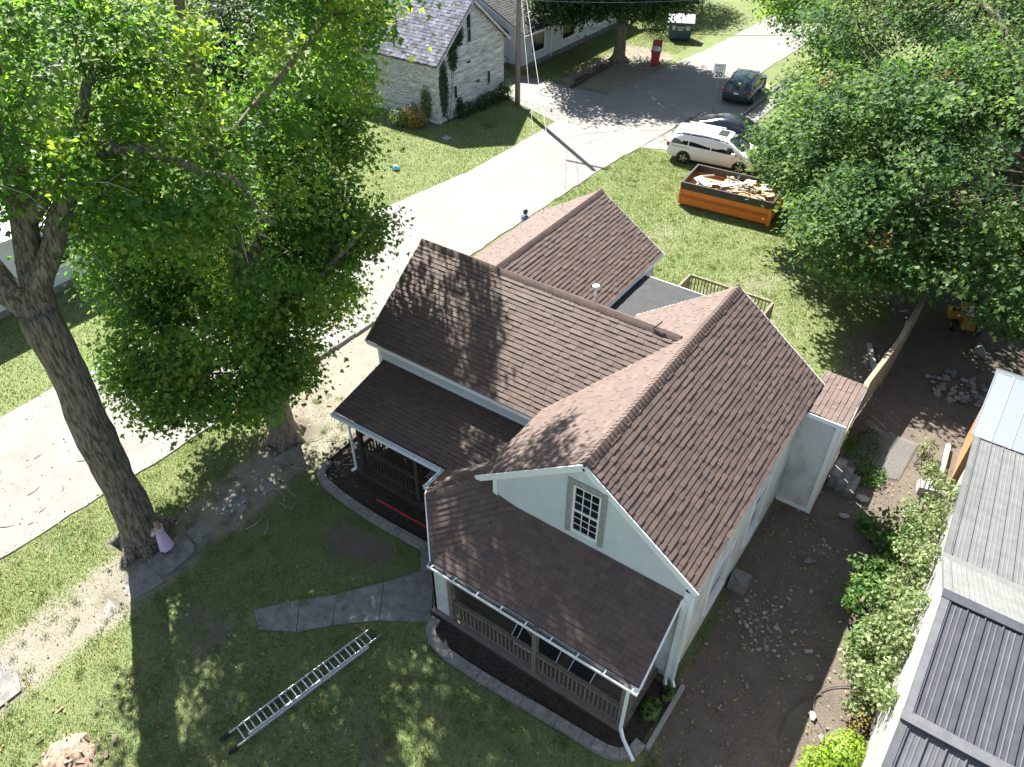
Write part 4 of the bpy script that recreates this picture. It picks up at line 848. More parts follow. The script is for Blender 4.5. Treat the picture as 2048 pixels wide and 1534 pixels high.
# ------------------------------------------------------------ fence and yard things
mat('fence_wood', (.20, .165, .12), (.34, .28, .20), sc=5, rough=.85, stretch=(4, 4, .6), vary='obj', va=.2)
mat('orange_wood', (.42, .27, .13), (.52, .36, .2), sc=6, rough=.8)
fe = thing('board_fence', (3.9, 14, 0), 'weathered board fence with a flat cap running from the lean-to', 'fence')
FY = [(9.2, 3.82), (12, 3.75), (15, 4.02), (19.4, 4.1)]
fx = lambda y: float(np.interp(y, [p[0] for p in FY], [p[1] for p in FY]))
y = 9.15; prt = None
while y < 19.3:
    h_ = 1.62+random.uniform(-.02, .02); x = fx(y)+random.uniform(-.008, .008)
    if prt is None: prt = B().box(-.011, .011, 0, .135, .03, 1.62).obj('picket', 'fence_wood'); o_ = prt; o_.parent = fe
    else: o_ = bpy.data.objects.new('picket', prt.data); COL.objects.link(o_); o_.parent = fe
    o_.location = V((x, y, 0))-ORG[fe]; o_.scale = (1, 1, h_/1.62); y += .142
for (y0, y1) in ((9.1, 12), (12, 15), (15, 17.2), (17.2, 19.4)):
    B().beam((fx(y0)-.02, y0+.003, 1.67), (fx(y1)-.02, y1-.003, 1.67), .15, .035).obj('cap_rail', 'fence_wood' if y0 > 9.5 else 'orange_wood', fe)  # cap section next to the lean-to is a lighter, more orange wood
    for zz in (.4, 1.3): B().beam((fx(y0)-.04, y0+.003, zz), (fx(y1)-.04, y1-.003, zz), .04, .09).obj('stringer', 'fence_wood', fe)
for y in (9.2, 11.6, 14, 16.4, 18.8): B().box(fx(y)-.15, fx(y)-.06, y-.045, y+.045, -.1, 1.6).obj('post', 'fence_wood', fe)
o_ = B().beam((3.0, 16.6, .06), (3.68, 14.85, .1), .18, .045).obj('loose_board', 'grey_wood', at=(3.3, 15.7, 0)); tag(o_, 'pale loose board lying in the soil beside the fence', 'board')
# rubble: shared chunk meshes
mat('rubble', (.17, .165, .16), (.32, .31, .30), sc=14, rough=.95, vary='obj', va=.35, bump=.4)
mat('stone', (.12, .115, .11), (.26, .25, .24), sc=9, rough=.95, vary='obj', va=.3, bump=.4)
import bmesh
def chunk(name, mt, seed, flat=.6):
    r_ = random.Random(seed); bm = bmesh.new(); bmesh.ops.create_icosphere(bm, subdivisions=1, radius=1)
    for v in bm.verts: v.co *= r_.uniform(.65, 1.15); v.co.z *= flat; v.co.x *= 1.25
    me_ = bpy.data.meshes.new(name); bm.to_mesh(me_); bm.free(); me_.materials.append(MATS[mt]); return me_
CH = [chunk('rubble_chunk', 'rubble', i, .45) for i in range(6)]; ST = [chunk('stone', 'stone', 20+i, .7) for i in range(6)]
def put(me_, nm, x, y, s, label, cat, group, z=0.):
    o_ = bpy.data.objects.new(nm, me_); COL.objects.link(o_); o_.location = (x, y, z+s*.2); o_.scale = (s, s, s); o_.rotation_euler = (random.uniform(-.3, .3), random.uniform(-.3, .3), random.uniform(0, 6.3)); tag(o_, label, cat, group)
for i in range(130):
    a = random.gauss(0, 1); c_ = random.gauss(0, 1); x, y = 4.15+.55*a, 2.75+.6*c_
    if 3.0 < x < 6.2: put(random.choice(CH), 'rubble_chunk', x, y, random.uniform(.018, .06)*(1.5 if random.random() < .1 else 1), 'pale rubble chip in the dense spread in front of the flue block', 'rubble', 'rubble spread by the flue block')
for i in range(60):
    x, y = random.uniform(3.1, 6.4), random.uniform(-2.2, 8.5); put(random.choice(CH), 'rubble_chunk', x, y, random.uniform(.02, .06), *(('lone rubble chip on bare dirt between bed timber and vines', 'rubble', 'chips near the bed timber') if y < 1 else ('lone rubble chip on bare dirt between flue block and lean-to', 'rubble', 'chips near the lean-to')))
for x, y, s in ((5.6, 2.0, .11), (5.95, 1.1, .12), (5.3, 2.65, .08), (6.3, .7, .1), (4.4, 5.4, .12), (4.75, 7.6, .14), (5.0, 8.6, .17)): put(random.choice(CH), 'concrete_lump', x, y, s, 'large flat lump of broken concrete in the dirt yard', 'concrete', 'big lumps in the dirt yard')
for i in range(34):
    a = i/34*6.283*2+random.uniform(-.15, .15); r_ = random.uniform(.45, .95); put(random.choice(ST), 'ring_stone', 6.35+r_*1.15*math.cos(a), 15.7+r_*math.sin(a), random.uniform(.09, .17), 'grey stone of the burnt-out fire ring', 'stone', 'stones of the fire ring', z=random.uniform(0, .08))
for i in range(20): put(random.choice(CH), 'ash_lump', 6.4+random.gauss(0, .3), 15.6+random.gauss(0, .25), random.uniform(.05, .09), 'white ash lump inside the stone fire ring', 'ash', 'ash in the fire ring', z=.05)
for i in range(26): put(random.choice(CH), 'plaster_flake', 4.3+random.gauss(0, .25), -2.6+random.gauss(0, .35)-.0, random.uniform(.03, .08), 'white plaster flake in the heap at the yard edge', 'plaster', 'white plaster heap')
for i in range(18): put(random.choice(CH), 'plaster_flake', 4.55+random.gauss(0, .2), 6.1+random.gauss(0, .2), random.uniform(.02, .05), 'white plaster flake in the small heap near the lean-to', 'plaster', 'plaster crumbs by the lean-to')
# chimney block by the wall
cb = thing('flue_block', (3.12, 3.5, 0), 'square concrete flue block standing against the right wall', 'block')
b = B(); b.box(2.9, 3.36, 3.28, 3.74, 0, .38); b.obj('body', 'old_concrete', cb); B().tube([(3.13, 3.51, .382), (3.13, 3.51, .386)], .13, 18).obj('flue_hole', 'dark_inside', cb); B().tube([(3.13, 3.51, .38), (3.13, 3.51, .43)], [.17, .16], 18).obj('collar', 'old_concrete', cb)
stp = thing('garden_steps', (4.2, 8.9, 0), 'three rough concrete steps beside the white lean-to', 'steps')
for i in range(3): B().box(3.93+i*.26, 4.2+i*.26, 8.55-i*.06, 9.4-i*.06, -.05, .52-i*.16).obj('step', 'old_concrete', stp)
o_ = B().tube([(6.72, 10.9, .1), (6.62, 12.4, .12)], .075, 10).obj('white_post', 'white_pvc', at=(6.7, 11.6, 0), smooth=True); tag(o_, 'white post lying on the ground beside the tin shed', 'post')
o_ = B().obox((6.5, 10.05, .14), (.28, .08, 0), (-.05, .2, 0), (0, 0, .14)).obj('wooden_crate', 'grey_wood', at=(6.5, 10.05, 0)); tag(o_, 'brown wooden box on the sunny dirt by the barn', 'box')
b = B()
for i in range(27): b.beam((4.1+i*.06, 9.5+.02*i, .05), (4.35+i*.055, 12.0, .06), .008, .006)
for j in range(40): b.beam((4.1+j*.006, 9.5+j*.062, .052), (5.66+j*.003, 10.0+j*.05, .056), .008, .006)
o_ = b.obj('wire_netting', 'wire', at=(4.9, 10.8, 0)); tag(o_, 'sheet of wire netting lying on the shaded ground', 'netting')
mat('hose', (.09, .08, .075), rough=.7)
hp = [V(p) for p in ((6.75, 2.45, .02), (6.4, 2.3, .02), (6.0, 1.95, .02), (5.85, 1.5, .02), (6.05, 1.1, .02), (6.35, .8, .02), (6.55, .3, .02), (6.5, -.1, .02))]
hpts = arc([(p.x, p.y) for p in hp], 5); o_ = B().tube([(x, y, .025) for x, y in hpts], .012, 6).obj('hose', 'hose', at=(6.2, 1.5, 0)); tag(o_, 'dark hose looping over the dirt yard beside the vines', 'hose')
o_ = B().tube([(x, y, .02) for x, y in arc([(5.95, 1.75), (5.6, 1.3), (5.45, .7), (5.5, .1)], 5)], .012, 6).obj('cable', 'hose', at=(5.6, 1, 0)); tag(o_, 'thin black cable trailing from the hose loop', 'cable')
# riding mower under the big tree
mat('mower_yellow', (.55, .30, .03), rough=.4); mat('mower_orange', (.35, .13, .03), rough=.4); mat('seat_grey', (.4, .4, .41), rough=.6)
mw = thing('riding_mower', (5.65, 20.0, 0), 'yellow and black riding mower parked under the big tree', 'mower', rz=.25)
b = B(); b.extr([(-.24, -.75, .3), (-.24, .55, .3), (-.24, .55, .5), (-.24, .0, .55), (-.24, -.2, .75), (-.24, -.75, .7)], (.48, 0, 0)); b.obj('body', 'mower_orange', mw)
B().box(-.55, .55, .1, .85, .14, .3).obj('cutting_deck', 'mower_yellow', mw); B().extr([(-.2, .15, .5), (-.2, .7, .5), (-.2, .75, .62), (-.2, .2, .85)], (.4, 0, 0)).obj('hood', 'mower_yellow', mw)
st_ = B().box(-.23, .23, -.5, -.05, .76, .86).obj('seat', 'seat_grey', mw); B().obox((0, -.52, 1.02), (.22, 0, 0), (0, .05, .01), (0, -.06, .2)).obj('seat_back', 'seat_grey', st_)
B().tube([(.0, .1, .85), (.0, .0, 1.05)], .02, 8).obj('steering_column', 'rubber', mw)
b = B(); ring = [(.17*math.cos(a), -.01+.15*math.sin(a), 1.06+.06*math.sin(a)) for a in np.linspace(0, 6.283, 17)]; b.tube(ring, .016, 6); b.obj('steering_wheel', 'rubber', mw)
for x, y, r_, w_ in ((-.42, -.5, .25, .2), (.42, -.5, .25, .2), (-.36, .62, .18, .13), (.36, .62, .18, .13)):
    wl = B().tube([(x-w_/2, y, r_), (x-w_*.3, y, r_), (x+w_*.3, y, r_), (x+w_/2, y, r_)], [r_*.85, r_, r_, r_*.85], 18).obj('wheel', 'rubber', mw, smooth=False); B().tube([(x-w_*.52, y, r_), (x+w_*.52, y, r_)], r_*.45, 14).obj('rim', 'mower_yellow', wl)
o_ = B().tube([(6.4, 18.9, .04), (6.5, 18.5, .1), (6.8, 18.2, .03)], [.1, .18, .08], 9, wob=.2).obj('plastic_sheet', 'lid_grey', at=(6.5, 18.5, 0)); tag(o_, 'crumpled grey plastic sheet on the dark soil', 'plastic sheet')

# ------------------------------------------------------------ ladder
la = thing('extension_ladder', (-4.3, -5.2, 0), 'long aluminium extension ladder lying on the front lawn', 'ladder')
A0, A1 = V((-4.63, -7.05, .0)), V((-3.86, -3.3, .0)); d = (A1-A0).normalized(); n = V((-d.y, d.x, 0)); w = .2
for s_ in (-1, 1):
    B().beam(A0+n*w*s_+U*.06, A1-d*.25+n*w*s_+U*.06, .028, .085).obj('rail', 'aluminium', la); B().beam(A0+d*.3+n*(w-.035)*s_+U*.14, A1+n*(w-.035)*s_+U*.14, .026, .075).obj('fly_rail', 'aluminium', la)
    B().beam(A0+n*w*s_+U*.05-d*.22, A0+n*w*s_+U*.06, .07, .05).obj('foot', 'rubber', la); B().beam(A1+n*(w-.035)*s_+U*.14, A1+n*(w-.035)*s_+U*.14+d*.12, .03, .08).obj('rail_cap', 'green_wood', la)
L_ = (A1-A0).length
for i in range(12): B().tube([A0+d*(.2+i*.305)-n*w+U*.07, A0+d*(.2+i*.305)+n*w+U*.07], .018, 8).obj('rung', 'aluminium', la)
for i in range(12): B().tube([A0+d*(.36+i*.305)-n*(w-.035)+U*.15, A0+d*(.36+i*.305)+n*(w-.035)+U*.15], .018, 8).obj('fly_rung', 'aluminium', la)
B().tube([A0+d*1.1-n*.15+U*.19, A0+d*1.2+U*.2, A0+d*1.15+n*.12+U*.19, A0+d*1.4+n*.05+U*.19], .008, 5).obj('rope', 'black_iron', la)
# chipped stump heap by the path
mat('chips', (.16, .11, .075), (.36, .28, .21), sc=9, rough=.95, vary='obj', va=.35)
CHIP = []
for i in range(5):
    CHIP.append(B().obox((0, 0, 0), (1, .1*random.uniform(-1, 1), 0), (0, random.uniform(.25, .5), .05), (0, 0, .16)).obj('wood_chip', 'chips')); 
for i in range(120):
    r_ = abs(random.gauss(0, .5)); a = random.uniform(0, 6.28); s = random.uniform(.03, .09); x, y = -7.25+r_*1.2*math.cos(a), -9.45+r_*math.sin(a)
    o_ = CHIP[i] if i < 5 else bpy.data.objects.new('wood_chip', random.choice(CHIP).data)
    if i >= 5: COL.objects.link(o_)
    o_.location = (x, y, max(.02, .24-r_*.2)*random.uniform(.4, 1)); o_.scale = (s, s, s); o_.rotation_euler = (random.uniform(-.6, .6), random.uniform(-.6, .6), random.uniform(0, 6.28)); tag(o_, 'splintered wood chip in the stump heap on the lawn', 'wood chip', 'chips of the ground stump')
b = B(); b.tube([(-7.25, -9.45, -.1), (-7.25, -9.45, .06), (-7.22, -9.43, .17)], [.75, .55, .3], 16, wob=.18); o_ = b.obj('tree_stump', 'chips', at=(-7.25, -9.45, 0)); tag(o_, 'low ragged tree stump on the lawn beside the old walk', 'stump')
# twigs on the road, leaves of litter
for i in range(26):
    x, y = random.uniform(-19, -14.2), random.uniform(-9, 3); a = random.uniform(0, 3.1); l_ = random.uniform(.15, .55)
    o_ = B().tube([(x, y, .03), (x+l_*.5*math.cos(a), y+l_*.5*math.sin(a), .036), (x+l_*math.cos(a+.2), y+l_*math.sin(a+.2), .03)], [.009, .008, .004], 5).obj('twig', 'dark_wood', at=(x, y, 0)); tag(o_, 'dry twig lying on the pale road', 'twig', 'twigs fallen on the road')
for i in range(14):
    x, y = random.uniform(-10.8, -8.4), random.uniform(-3, 1.2); a = random.uniform(0, 3.1); l_ = random.uniform(.3, .9)
    o_ = B().tube([(x, y, .04), (x+l_*.5*math.cos(a), y+l_*.5*math.sin(a), .05), (x+l_*math.cos(a+.2), y+l_*math.sin(a+.2), .04)], [.015, .012, .006], 5).obj('fallen_branch', 'grey_wood', at=(x, y, 0)); tag(o_, 'fallen grey branch on the worn soil near the round-trunked tree', 'branch', 'branches on the worn soil')
# ------------------------------------------------------------ vehicles
mat('paint_white', (.74, .75, .76), rough=.22, spec=.6); mat('paint_black', (.012, .014, .022), rough=.15, spec=.7); mat('paint_blue', (.05, .085, .12), rough=.2, spec=.6, metal=.3)
mat('car_glass', (.008, .011, .013), rough=.04, spec=.9); mat('tail_red', (.35, .012, .02), rough=.25); mat('head_clear', (.6, .62, .64), rough=.1, spec=.8); mat('rim_alloy', (.45, .46, .47), rough=.3, metal=.8); mat('plastic_dark', (.03, .03, .03), rough=.6); mat('plate', (.7, .72, .74), rough=.5)
def car(name, loc, rz, label, st, paint, width, wheels, wr, belt, glass, extra):
    """st: stations (x, zbottom, zbelt, ztop, belt half-width factor, top half-width factor); +x is the nose"""
    t = thing(name, loc, label, 'car', rz=rz); hw = width/2; rings = []; t.scale = (1, 1, .95 if name == 'minivan' else (.9 if name == 'crossover_car' else 1))
    for (x, zb, zt0, zt, fb, ft) in st:
        rings.append([(x, hw*fb*.88, zb), (x, hw*fb*.985, zb+.12), (x, hw*fb, zb+(zt0-zb)*.55), (x, hw*fb*.985, zt0), (x, hw*(fb*.35+ft*.65), zt0+(zt-zt0)*.62), (x, hw*ft*.93, zt-(zt-zt0)*.09), (x, hw*ft*.7, zt), (x, 0, zt+.012)])
    n = 8; vs = []; fs = []
    for R in rings: vs += R+[(x, -y, z) for x, y, z in R[-2::-1]]
    m_ = 15
    for i in range(len(rings)-1):
        for k_ in range(m_-1): fs.append((i*m_+k_, (i+1)*m_+k_, (i+1)*m_+k_+1, i*m_+k_+1))
        fs.append((i*m_+m_-1, (i+1)*m_+m_-1, (i+1)*m_, i*m_))
    fs.append(tuple(range(m_))); fs.append(tuple(range(len(rings)*m_-1, (len(rings)-1)*m_-1, -1)))
    body = B().add(vs, fs).obj('body', paint, t, smooth=True)
    def pt(x, k0, tt, side, off=.008):
        """point on the side between belt (tt=0) and roof edge (tt=1)"""
        for (a, c_) in zip(st[:-1], st[1:]):
            if a[0] <= x <= c_[0]:
                u = (x-a[0])/(c_[0]-a[0]); s = [a[j]+(c_[j]-a[j])*u for j in range(6)]; break
        hwb, hwt = hw*s[4]*.985, hw*s[5]*.93; zb_, zt_ = s[2], s[3]-(s[3]-s[2])*.09
        ym, zm_ = hw*(s[4]*.35+s[5]*.65), s[2]+(s[3]-s[2])*.62; f = (.62/.91)
        if tt < f: y, z = hwb+(ym-hwb)*tt/f, zb_+(zm_-zb_)*tt/f
        else: y, z = ym+(hwt-ym)*(tt-f)/(1-f), zm_+(zt_-zm_)*(tt-f)/(1-f)
        return (x, side*(y+off), z+off*.5)
    for side in (-1, 1):
        for (xs_, t0, t1) in glass:
            cols = np.linspace(0, 1, 7); b = B(); top = []; bot = []
            for u in cols:
                xb = xs_[0]+(xs_[1]-xs_[0])*u; xt = xs_[2]+(xs_[3]-xs_[2])*u
                bot.append(pt(xb, 0, t0, side)); top.append(pt(xt, 0, t1, side))
            mid = [tuple((V(p)+V(q))/2+V((0, side*.012, 0))) for p, q in zip(bot, top)]
            vs_ = bot+mid+top; b.add(vs_, [(r*7+i, r*7+i+1, (r+1)*7+i+1, (r+1)*7+i) if side < 0 else (r*7+i+1, r*7+i, (r+1)*7+i, (r+1)*7+i+1) for r in range(2) for i in range(6)]); b.obj('side_window', 'car_glass', t)
    for nm, (x0, z0, w0, x1, z1, w1) in extra.get('screens', {}).items():
        sg_ = 1 if x0 > x1 else -1; b = B(); cols = np.linspace(-1, 1, 9); L0 = [(x0+sg_*(.12*(1-u*u)-.02), u*w0, z0+.012) for u in cols]; L1 = [(x1+sg_*(.08*(1-u*u)), u*w1, z1+.012) for u in cols]
        Lm = [tuple((V(p)+V(q))/2+V((sg_*.035, 0, .03))) for p, q in zip(L0, L1)]; vs_ = L0+Lm+L1
        b.add(vs_, [((r*9+i, r*9+i+1, (r+1)*9+i+1, (r+1)*9+i) if sg_ > 0 else (r*9+i+1, r*9+i, (r+1)*9+i, (r+1)*9+i+1)) for r in range(2) for i in range(8)]); b.obj(nm, 'car_glass', t)
    for x in wheels:
        for side in (-1, 1):
            y = side*(hw-.1); B().tube([(x, side*(hw-.3), wr+.02), (x, side*(hw+.004), wr+.02)], wr+.055, 24).obj('wheel_arch', 'plastic_dark', t)
            w_ = B().tube([(x, y-.1*side, wr), (x, y-.06*side, wr), (x, y+.08*side, wr), (x, y+.112*side, wr)], [wr*.9, wr, wr, wr*.92], 24).obj('wheel', 'rubber', t)
            B().tube([(x, y+.1*side, wr), (x, y+.118*side, wr)], wr*.68, 20).obj('rim', 'plastic_dark', w_)
            for k_ in range(5):
                a = k_*2*math.pi/5; B().beam((x, y+.122*side, wr), (x+wr*.66*math.cos(a), y+.122*side, wr+wr*.66*math.sin(a)), .06, .02, (0, 1, 0)).obj('spoke', 'rim_alloy', w_)
    for nm, mt_, bx in extra.get('boxes', []): B().box(*bx).obj(nm, mt_, t)
    for nm, mt_, p, q, w_, h_ in extra.get('beams', []): B().beam(p, q, w_, h_).obj(nm, mt_, t)
    return t
both = lambda nm, mt_, x0, x1, y0, y1, z0, z1: [(nm, mt_, (x0, x1, y0, y1, z0, z1)), (nm, mt_, (x0, x1, -y1, -y0, z0, z1))]
# white minivan: nose towards +x
van_st = [(-2.56, .45, .75, .92, .82, .74), (-2.5, .32, .95, 1.30, .94, .72), (-2.32, .28, 1.05, 1.66, .98, .74), (-1.8, .25, 1.08, 1.74, 1., .77), (-.6, .24, 1.05, 1.76, 1., .78), (.45, .24, 1.02, 1.72, 1., .76), (.85, .24, 1.01, 1.60, 1., .75), (1.45, .24, 1.0, 1.2, .99, .80), (1.62, .24, .96, 1.09, .98, .84), (2.1, .26, .86, .99, .95, .82), (2.42, .32, .74, .84, .88, .72), (2.56, .42, .62, .68, .72, .58)]
van = car('minivan', (-8.42, 28.62, .0), .12, 'white minivan with roof window and dark glass parked behind the orange skip', van_st, 'paint_white', 1.98, (-1.55, 1.48), .34, 1.0,
    [((-2.32, -1.42, -2.12, -1.40), .02, .93), ((-1.36, -.18, -1.34, -.2), .02, .95), ((-.12, 1.28, -.14, .66), .02, .93)],
    {'screens': {'windscreen': (1.5, 1.14, .74, .62, 1.69, .62), 'rear_window': (-2.52, 1.05, .66, -2.36, 1.6, .60)},
     'boxes': both('tail_light', 'tail_red', -2.56, -2.3, .80, .935, .86, 1.06)+both('head_light', 'head_clear', 2.2, 2.46, .62, .82, .66, .8)+both('mirror', 'paint_white', .98, 1.16, .98, 1.16, 1.0, 1.15)+both('door_handle', 'paint_white', -.2, .0, .985, 1.0, .86, .9)+both('slide_rail', 'plastic_dark', -2.3, -1.3, .968, .985, .93, .95)+[('roof_window', 'car_glass', (-.05, .42, -.36, .36, 1.742, 1.775)), ('number_plate', 'plate', (-2.6, -2.57, -.15, .15, .74, .86)), ('bumper', 'plastic_dark', (-2.585, -2.45, -.6, .6, .36, .46))],
     'beams': [('roof_rail', 'paint_white', (-1.9, .68, 1.76), (.1, .68, 1.76), .04, .04), ('roof_rail', 'paint_white', (-1.9, -.68, 1.76), (.1, -.68, 1.76), .04, .04)]})
sed_st = [(-2.32, .42, .68, .78, .80, .7), (-2.25, .3, .84, .95, .92, .78), (-1.75, .24, .92, 1.06, .98, .78), (-1.5, .22, .93, 1.12, 1., .77), (-.75, .22, .93, 1.40, 1., .68), (-.2, .22, .92, 1.45, 1., .68), (.35, .22, .91, 1.40, 1., .68), (1.15, .22, .88, 1.0, .99, .78), (1.3, .22, .86, .95, .98, .82), (1.9, .24, .76, .86, .95, .8), (2.25, .3, .64, .72, .86, .68), (2.36, .4, .55, .6, .72, .56)]
sed = car('sedan', (-8.75, 31.7, .0), -.06, 'black four-door saloon parked next to the white minivan', sed_st, 'paint_black', 1.82, (-1.35, 1.38), .32, .9,
    [((-1.38, -.3, -.9, -.28), .10, .84), ((-.2, 1.0, -.2, .45), .08, .84)],
    {'screens': {'windscreen': (1.18, .96, .68, .4, 1.36, .55), 'rear_window': (-1.52, 1.06, .64, -.8, 1.36, .55)},
     'boxes': both('tail_light', 'tail_red', -2.33, -2.1, .55, .84, .72, .86)+both('head_light', 'head_clear', 2.05, 2.28, .55, .76, .56, .68)+both('mirror', 'paint_black', .78, .95, .9, 1.04, .92, 1.04)+[('number_plate', 'plate', (-2.37, -2.34, -.15, .15, .62, .74))]})
suv_st = [(-2.2, .5, .8, .95, .82, .74), (-2.14, .36, .98, 1.25, .94, .72), (-1.9, .3, 1.06, 1.6, .98, .72), (-1.3, .28, 1.07, 1.68, 1., .74), (-.3, .28, 1.05, 1.7, 1., .74), (.3, .28, 1.03, 1.64, 1., .73), (1.05, .28, 1.0, 1.16, .99, .8), (1.2, .28, .98, 1.1, .98, .84), (1.85, .3, .9, 1.02, .95, .82), (2.15, .38, .74, .86, .86, .7), (2.25, .46, .62, .68, .72, .58)]
suv = car('crossover_car', (-11.15, 39.4, .016), math.radians(96), 'dark blue crossover parked on the pad behind the speed sign', suv_st, 'paint_blue', 1.86, (-1.32, 1.32), .35, 1.02,
    [((-1.8, -1.1, -1.65, -1.1), .1, .84), ((-1.0, -.05, -1.0, -.05), .1, .86), ((.05, .95, .05, .4), .08, .85)],
    {'screens': {'windscreen': (1.1, 1.12, .7, .36, 1.6, .6), 'rear_window': (-2.16, 1.08, .66, -1.96, 1.52, .58)},
     'boxes': both('tail_light', 'tail_red', -2.24, -1.98, .6, .885, .92, 1.06)+both('head_light', 'head_clear', 2.0, 2.18, .55, .78, .7, .84)+both('mirror', 'paint_blue', .72, .9, .92, 1.08, 1.02, 1.16)+[('number_plate', 'plate', (-2.25, -2.215, -.15, .15, .78, .9)), ('bumper', 'plastic_dark', (-2.26, -2.1, -.7, .7, .4, .56))],
     'beams': [('roof_rail', 'plastic_dark', (-1.6, .62, 1.72), (.2, .62, 1.72), .04, .05), ('roof_rail', 'plastic_dark', (-1.6, -.62, 1.72), (.2, -.62, 1.72), .04, .05)]})
# ------------------------------------------------------------ orange roll-off skip
mat('skip_orange', (.66, .17, .02), (.74, .21, .03), sc=3, rough=.5); mat('skip_dark', (.035, .033, .03), (.055, .05, .045), sc=4, rough=.6)
mat('skip_rust', (.40, .10, .02), (.5, .13, .03), sc=4, rough=.7)
sk = thing('rolloff_skip', (-5.8, 24.3, 0), 'orange open-top waste skip with black rim, full of timber', 'skip', rz=.085)
SL, SW, SZ = 2.22, 1.15, 1.2
for s_ in (-1, 1):
    b = B(); b.extr([(-SL, s_*SW, .12), (SL, s_*SW, .12), (SL, s_*SW, .85), (-SL, s_*SW, .85)], (0, -s_*.04, 0)); b.obj('side', 'skip_orange', sk)
    b = B(); b.extr([(-SL+.01, s_*SW, .42), (-SL+.01, s_*(SW+.05), .46), (-SL+.01, s_*(SW+.05), .56), (-SL+.01, s_*SW, .6)], (2*SL-.02, 0, 0)); b.obj('side_rail', 'skip_rust', sk)
    B().box(-SL-.02, SL+.02, *sorted((s_*(SW-.05), s_*(SW+.03))), .85, SZ).obj('rim', 'skip_dark', sk)
    for x in (-1.0, .9): B().box(x-.02, x+.02, *sorted((s_*(SW+.0), s_*(SW+.02))), .605, .848).obj('stiffener', 'skip_orange', sk)
    B().box(SL-.1, SL+.06, *sorted((s_*(SW-.02), s_*(SW+.055))), .0, .9).obj('corner_post', 'skip_orange', sk)
    B().box(-SL-.04, -SL+.06, *sorted((s_*(SW-.02), s_*(SW+.045))), .1, .9).obj('corner_post', 'skip_orange', sk)
for s_ in (-1, 1):
    B().box(*sorted((s_*SL, s_*(SL-.04))), -SW+.05, SW-.05, .12, .85).obj('end', 'skip_orange', sk); B().box(*sorted((s_*(SL+.02), s_*(SL-.06))), -SW+.05, SW-.05, .85, SZ).obj('rim', 'skip_dark', sk)
B().box(-SL, SL, -SW, SW, .06, .12).obj('floor', 'skip_rust', sk)
for x, y in ((-1.9, -.8), (-1.9, .8), (1.9, -.8), (1.9, .8)): B().tube([(x, y-.08, .08), (x, y+.08, .08)], .09, 12).obj('roller', 'rubber', sk)
mat('waste_pale', (.55, .50, .44), (.68, .62, .55), sc=7, rough=.85, vary='obj', va=.2); mat('waste_brown', (.32, .17, .08), (.42, .25, .13), sc=7, rough=.85, vary='obj', va=.3)
R2 = Matrix.Rotation(.085, 3, 'Z'); kinds = [('waste_plank', 'waste_brown', 'brown plank thrown into the orange skip', 'plank'), ('plaster_sheet', 'waste_pale', 'pale broken panel lying in the orange skip', 'panel'), ('waste_batten', 'grey_wood', 'grey batten sticking up among the skip rubbish', 'batten')]
for i in range(46):
    k_ = random.choices((0, 1, 2), (4, 6, 3))[0]; nm, mt_, lab, ct = kinds[k_]; l_, w_, t_ = ((random.uniform(.6, 1.6), random.uniform(.1, .2), .03), (random.uniform(.4, 1.1), random.uniform(.3, .65), .02), (random.uniform(.6, 1.3), .06, .05))[k_]
    ang = random.gauss(.1, .7); x = random.uniform(-SL+.7, SL-.6); y = random.uniform(-.65, .65); z = .78+random.uniform(0, .34)
    if k_ == 2 : z += .05
    dvec = V((math.cos(ang), math.sin(ang), random.uniform(-.22, .22))).normalized(); l_ = min(l_, 1.4) if abs(dvec.y) > .5 else l_
    if abs(y)+l_/2*abs(dvec.y) > 1.05: l_ = max(.3, (1.05-abs(y))*2/abs(dvec.y))
    if abs(x)+l_/2*abs(dvec.x) > SL-.12: l_ = max(.3, (SL-.12-abs(x))*2/abs(dvec.x))
    nn = V((random.uniform(-.25, .25), random.uniform(-.25, .25), 1)); c_ = V((-5.8, 24.3, 0))+R2 @ V((x, y, z)); dd = R2 @ dvec
    o_ = B().beam(c_-dd*l_/2, c_+dd*l_/2, w_, t_, nn).obj(nm, mt_, at=tuple(c_)); tag(o_, lab, ct, ct+'s in the skip')
b = B(); b.prism([(-SL+.06, -SW+.06), (SL-.06, -SW+.06), (SL-.06, SW-.06), (-SL+.06, SW-.06)], .13, .74); b.obj('fill', 'waste_brown', sk)
# ------------------------------------------------------------ people
mat('skin', (.50, .33, .25), rough=.6); mat('hair_fair', (.22, .15, .09), (.33, .24, .15), sc=30, rough=.6); mat('hair_dark', (.012, .01, .009), rough=.5)
mat('lilac', (.5, .38, .54), (.58, .45, .62), sc=10, rough=.8); mat('lilac_grey', (.45, .42, .45), rough=.8); mat('shirt_blue', (.06, .11, .20), (.10, .16, .26), sc=8, rough=.85); mat('jeans', (.05, .06, .09), rough=.85); mat('shoe', (.08, .06, .05), rough=.7); mat('eye', (.01, .01, .01), rough=.2); mat('lip', (.45, .2, .17), rough=.5)
def skin_body(name, verts, edges, radii, mt, parent, root=0):
    me_ = bpy.data.meshes.new(name); me_.from_pydata(verts, edges, []); me_.materials.append(MATS[mt]); o_ = bpy.data.objects.new(name, me_); COL.objects.link(o_); o_.parent = parent
    md = o_.modifiers.new('skin', 'SKIN'); md.use_smooth_shade = True
    for i, r in enumerate(radii): me_.skin_vertices[0].data[i].radius = (r, r) if not hasattr(r, '__len__') else r; me_.skin_vertices[0].data[i].use_root = i == root
    sb = o_.modifiers.new('sub', 'SUBSURF'); sb.levels = 2; sb.render_levels = 2; return o_
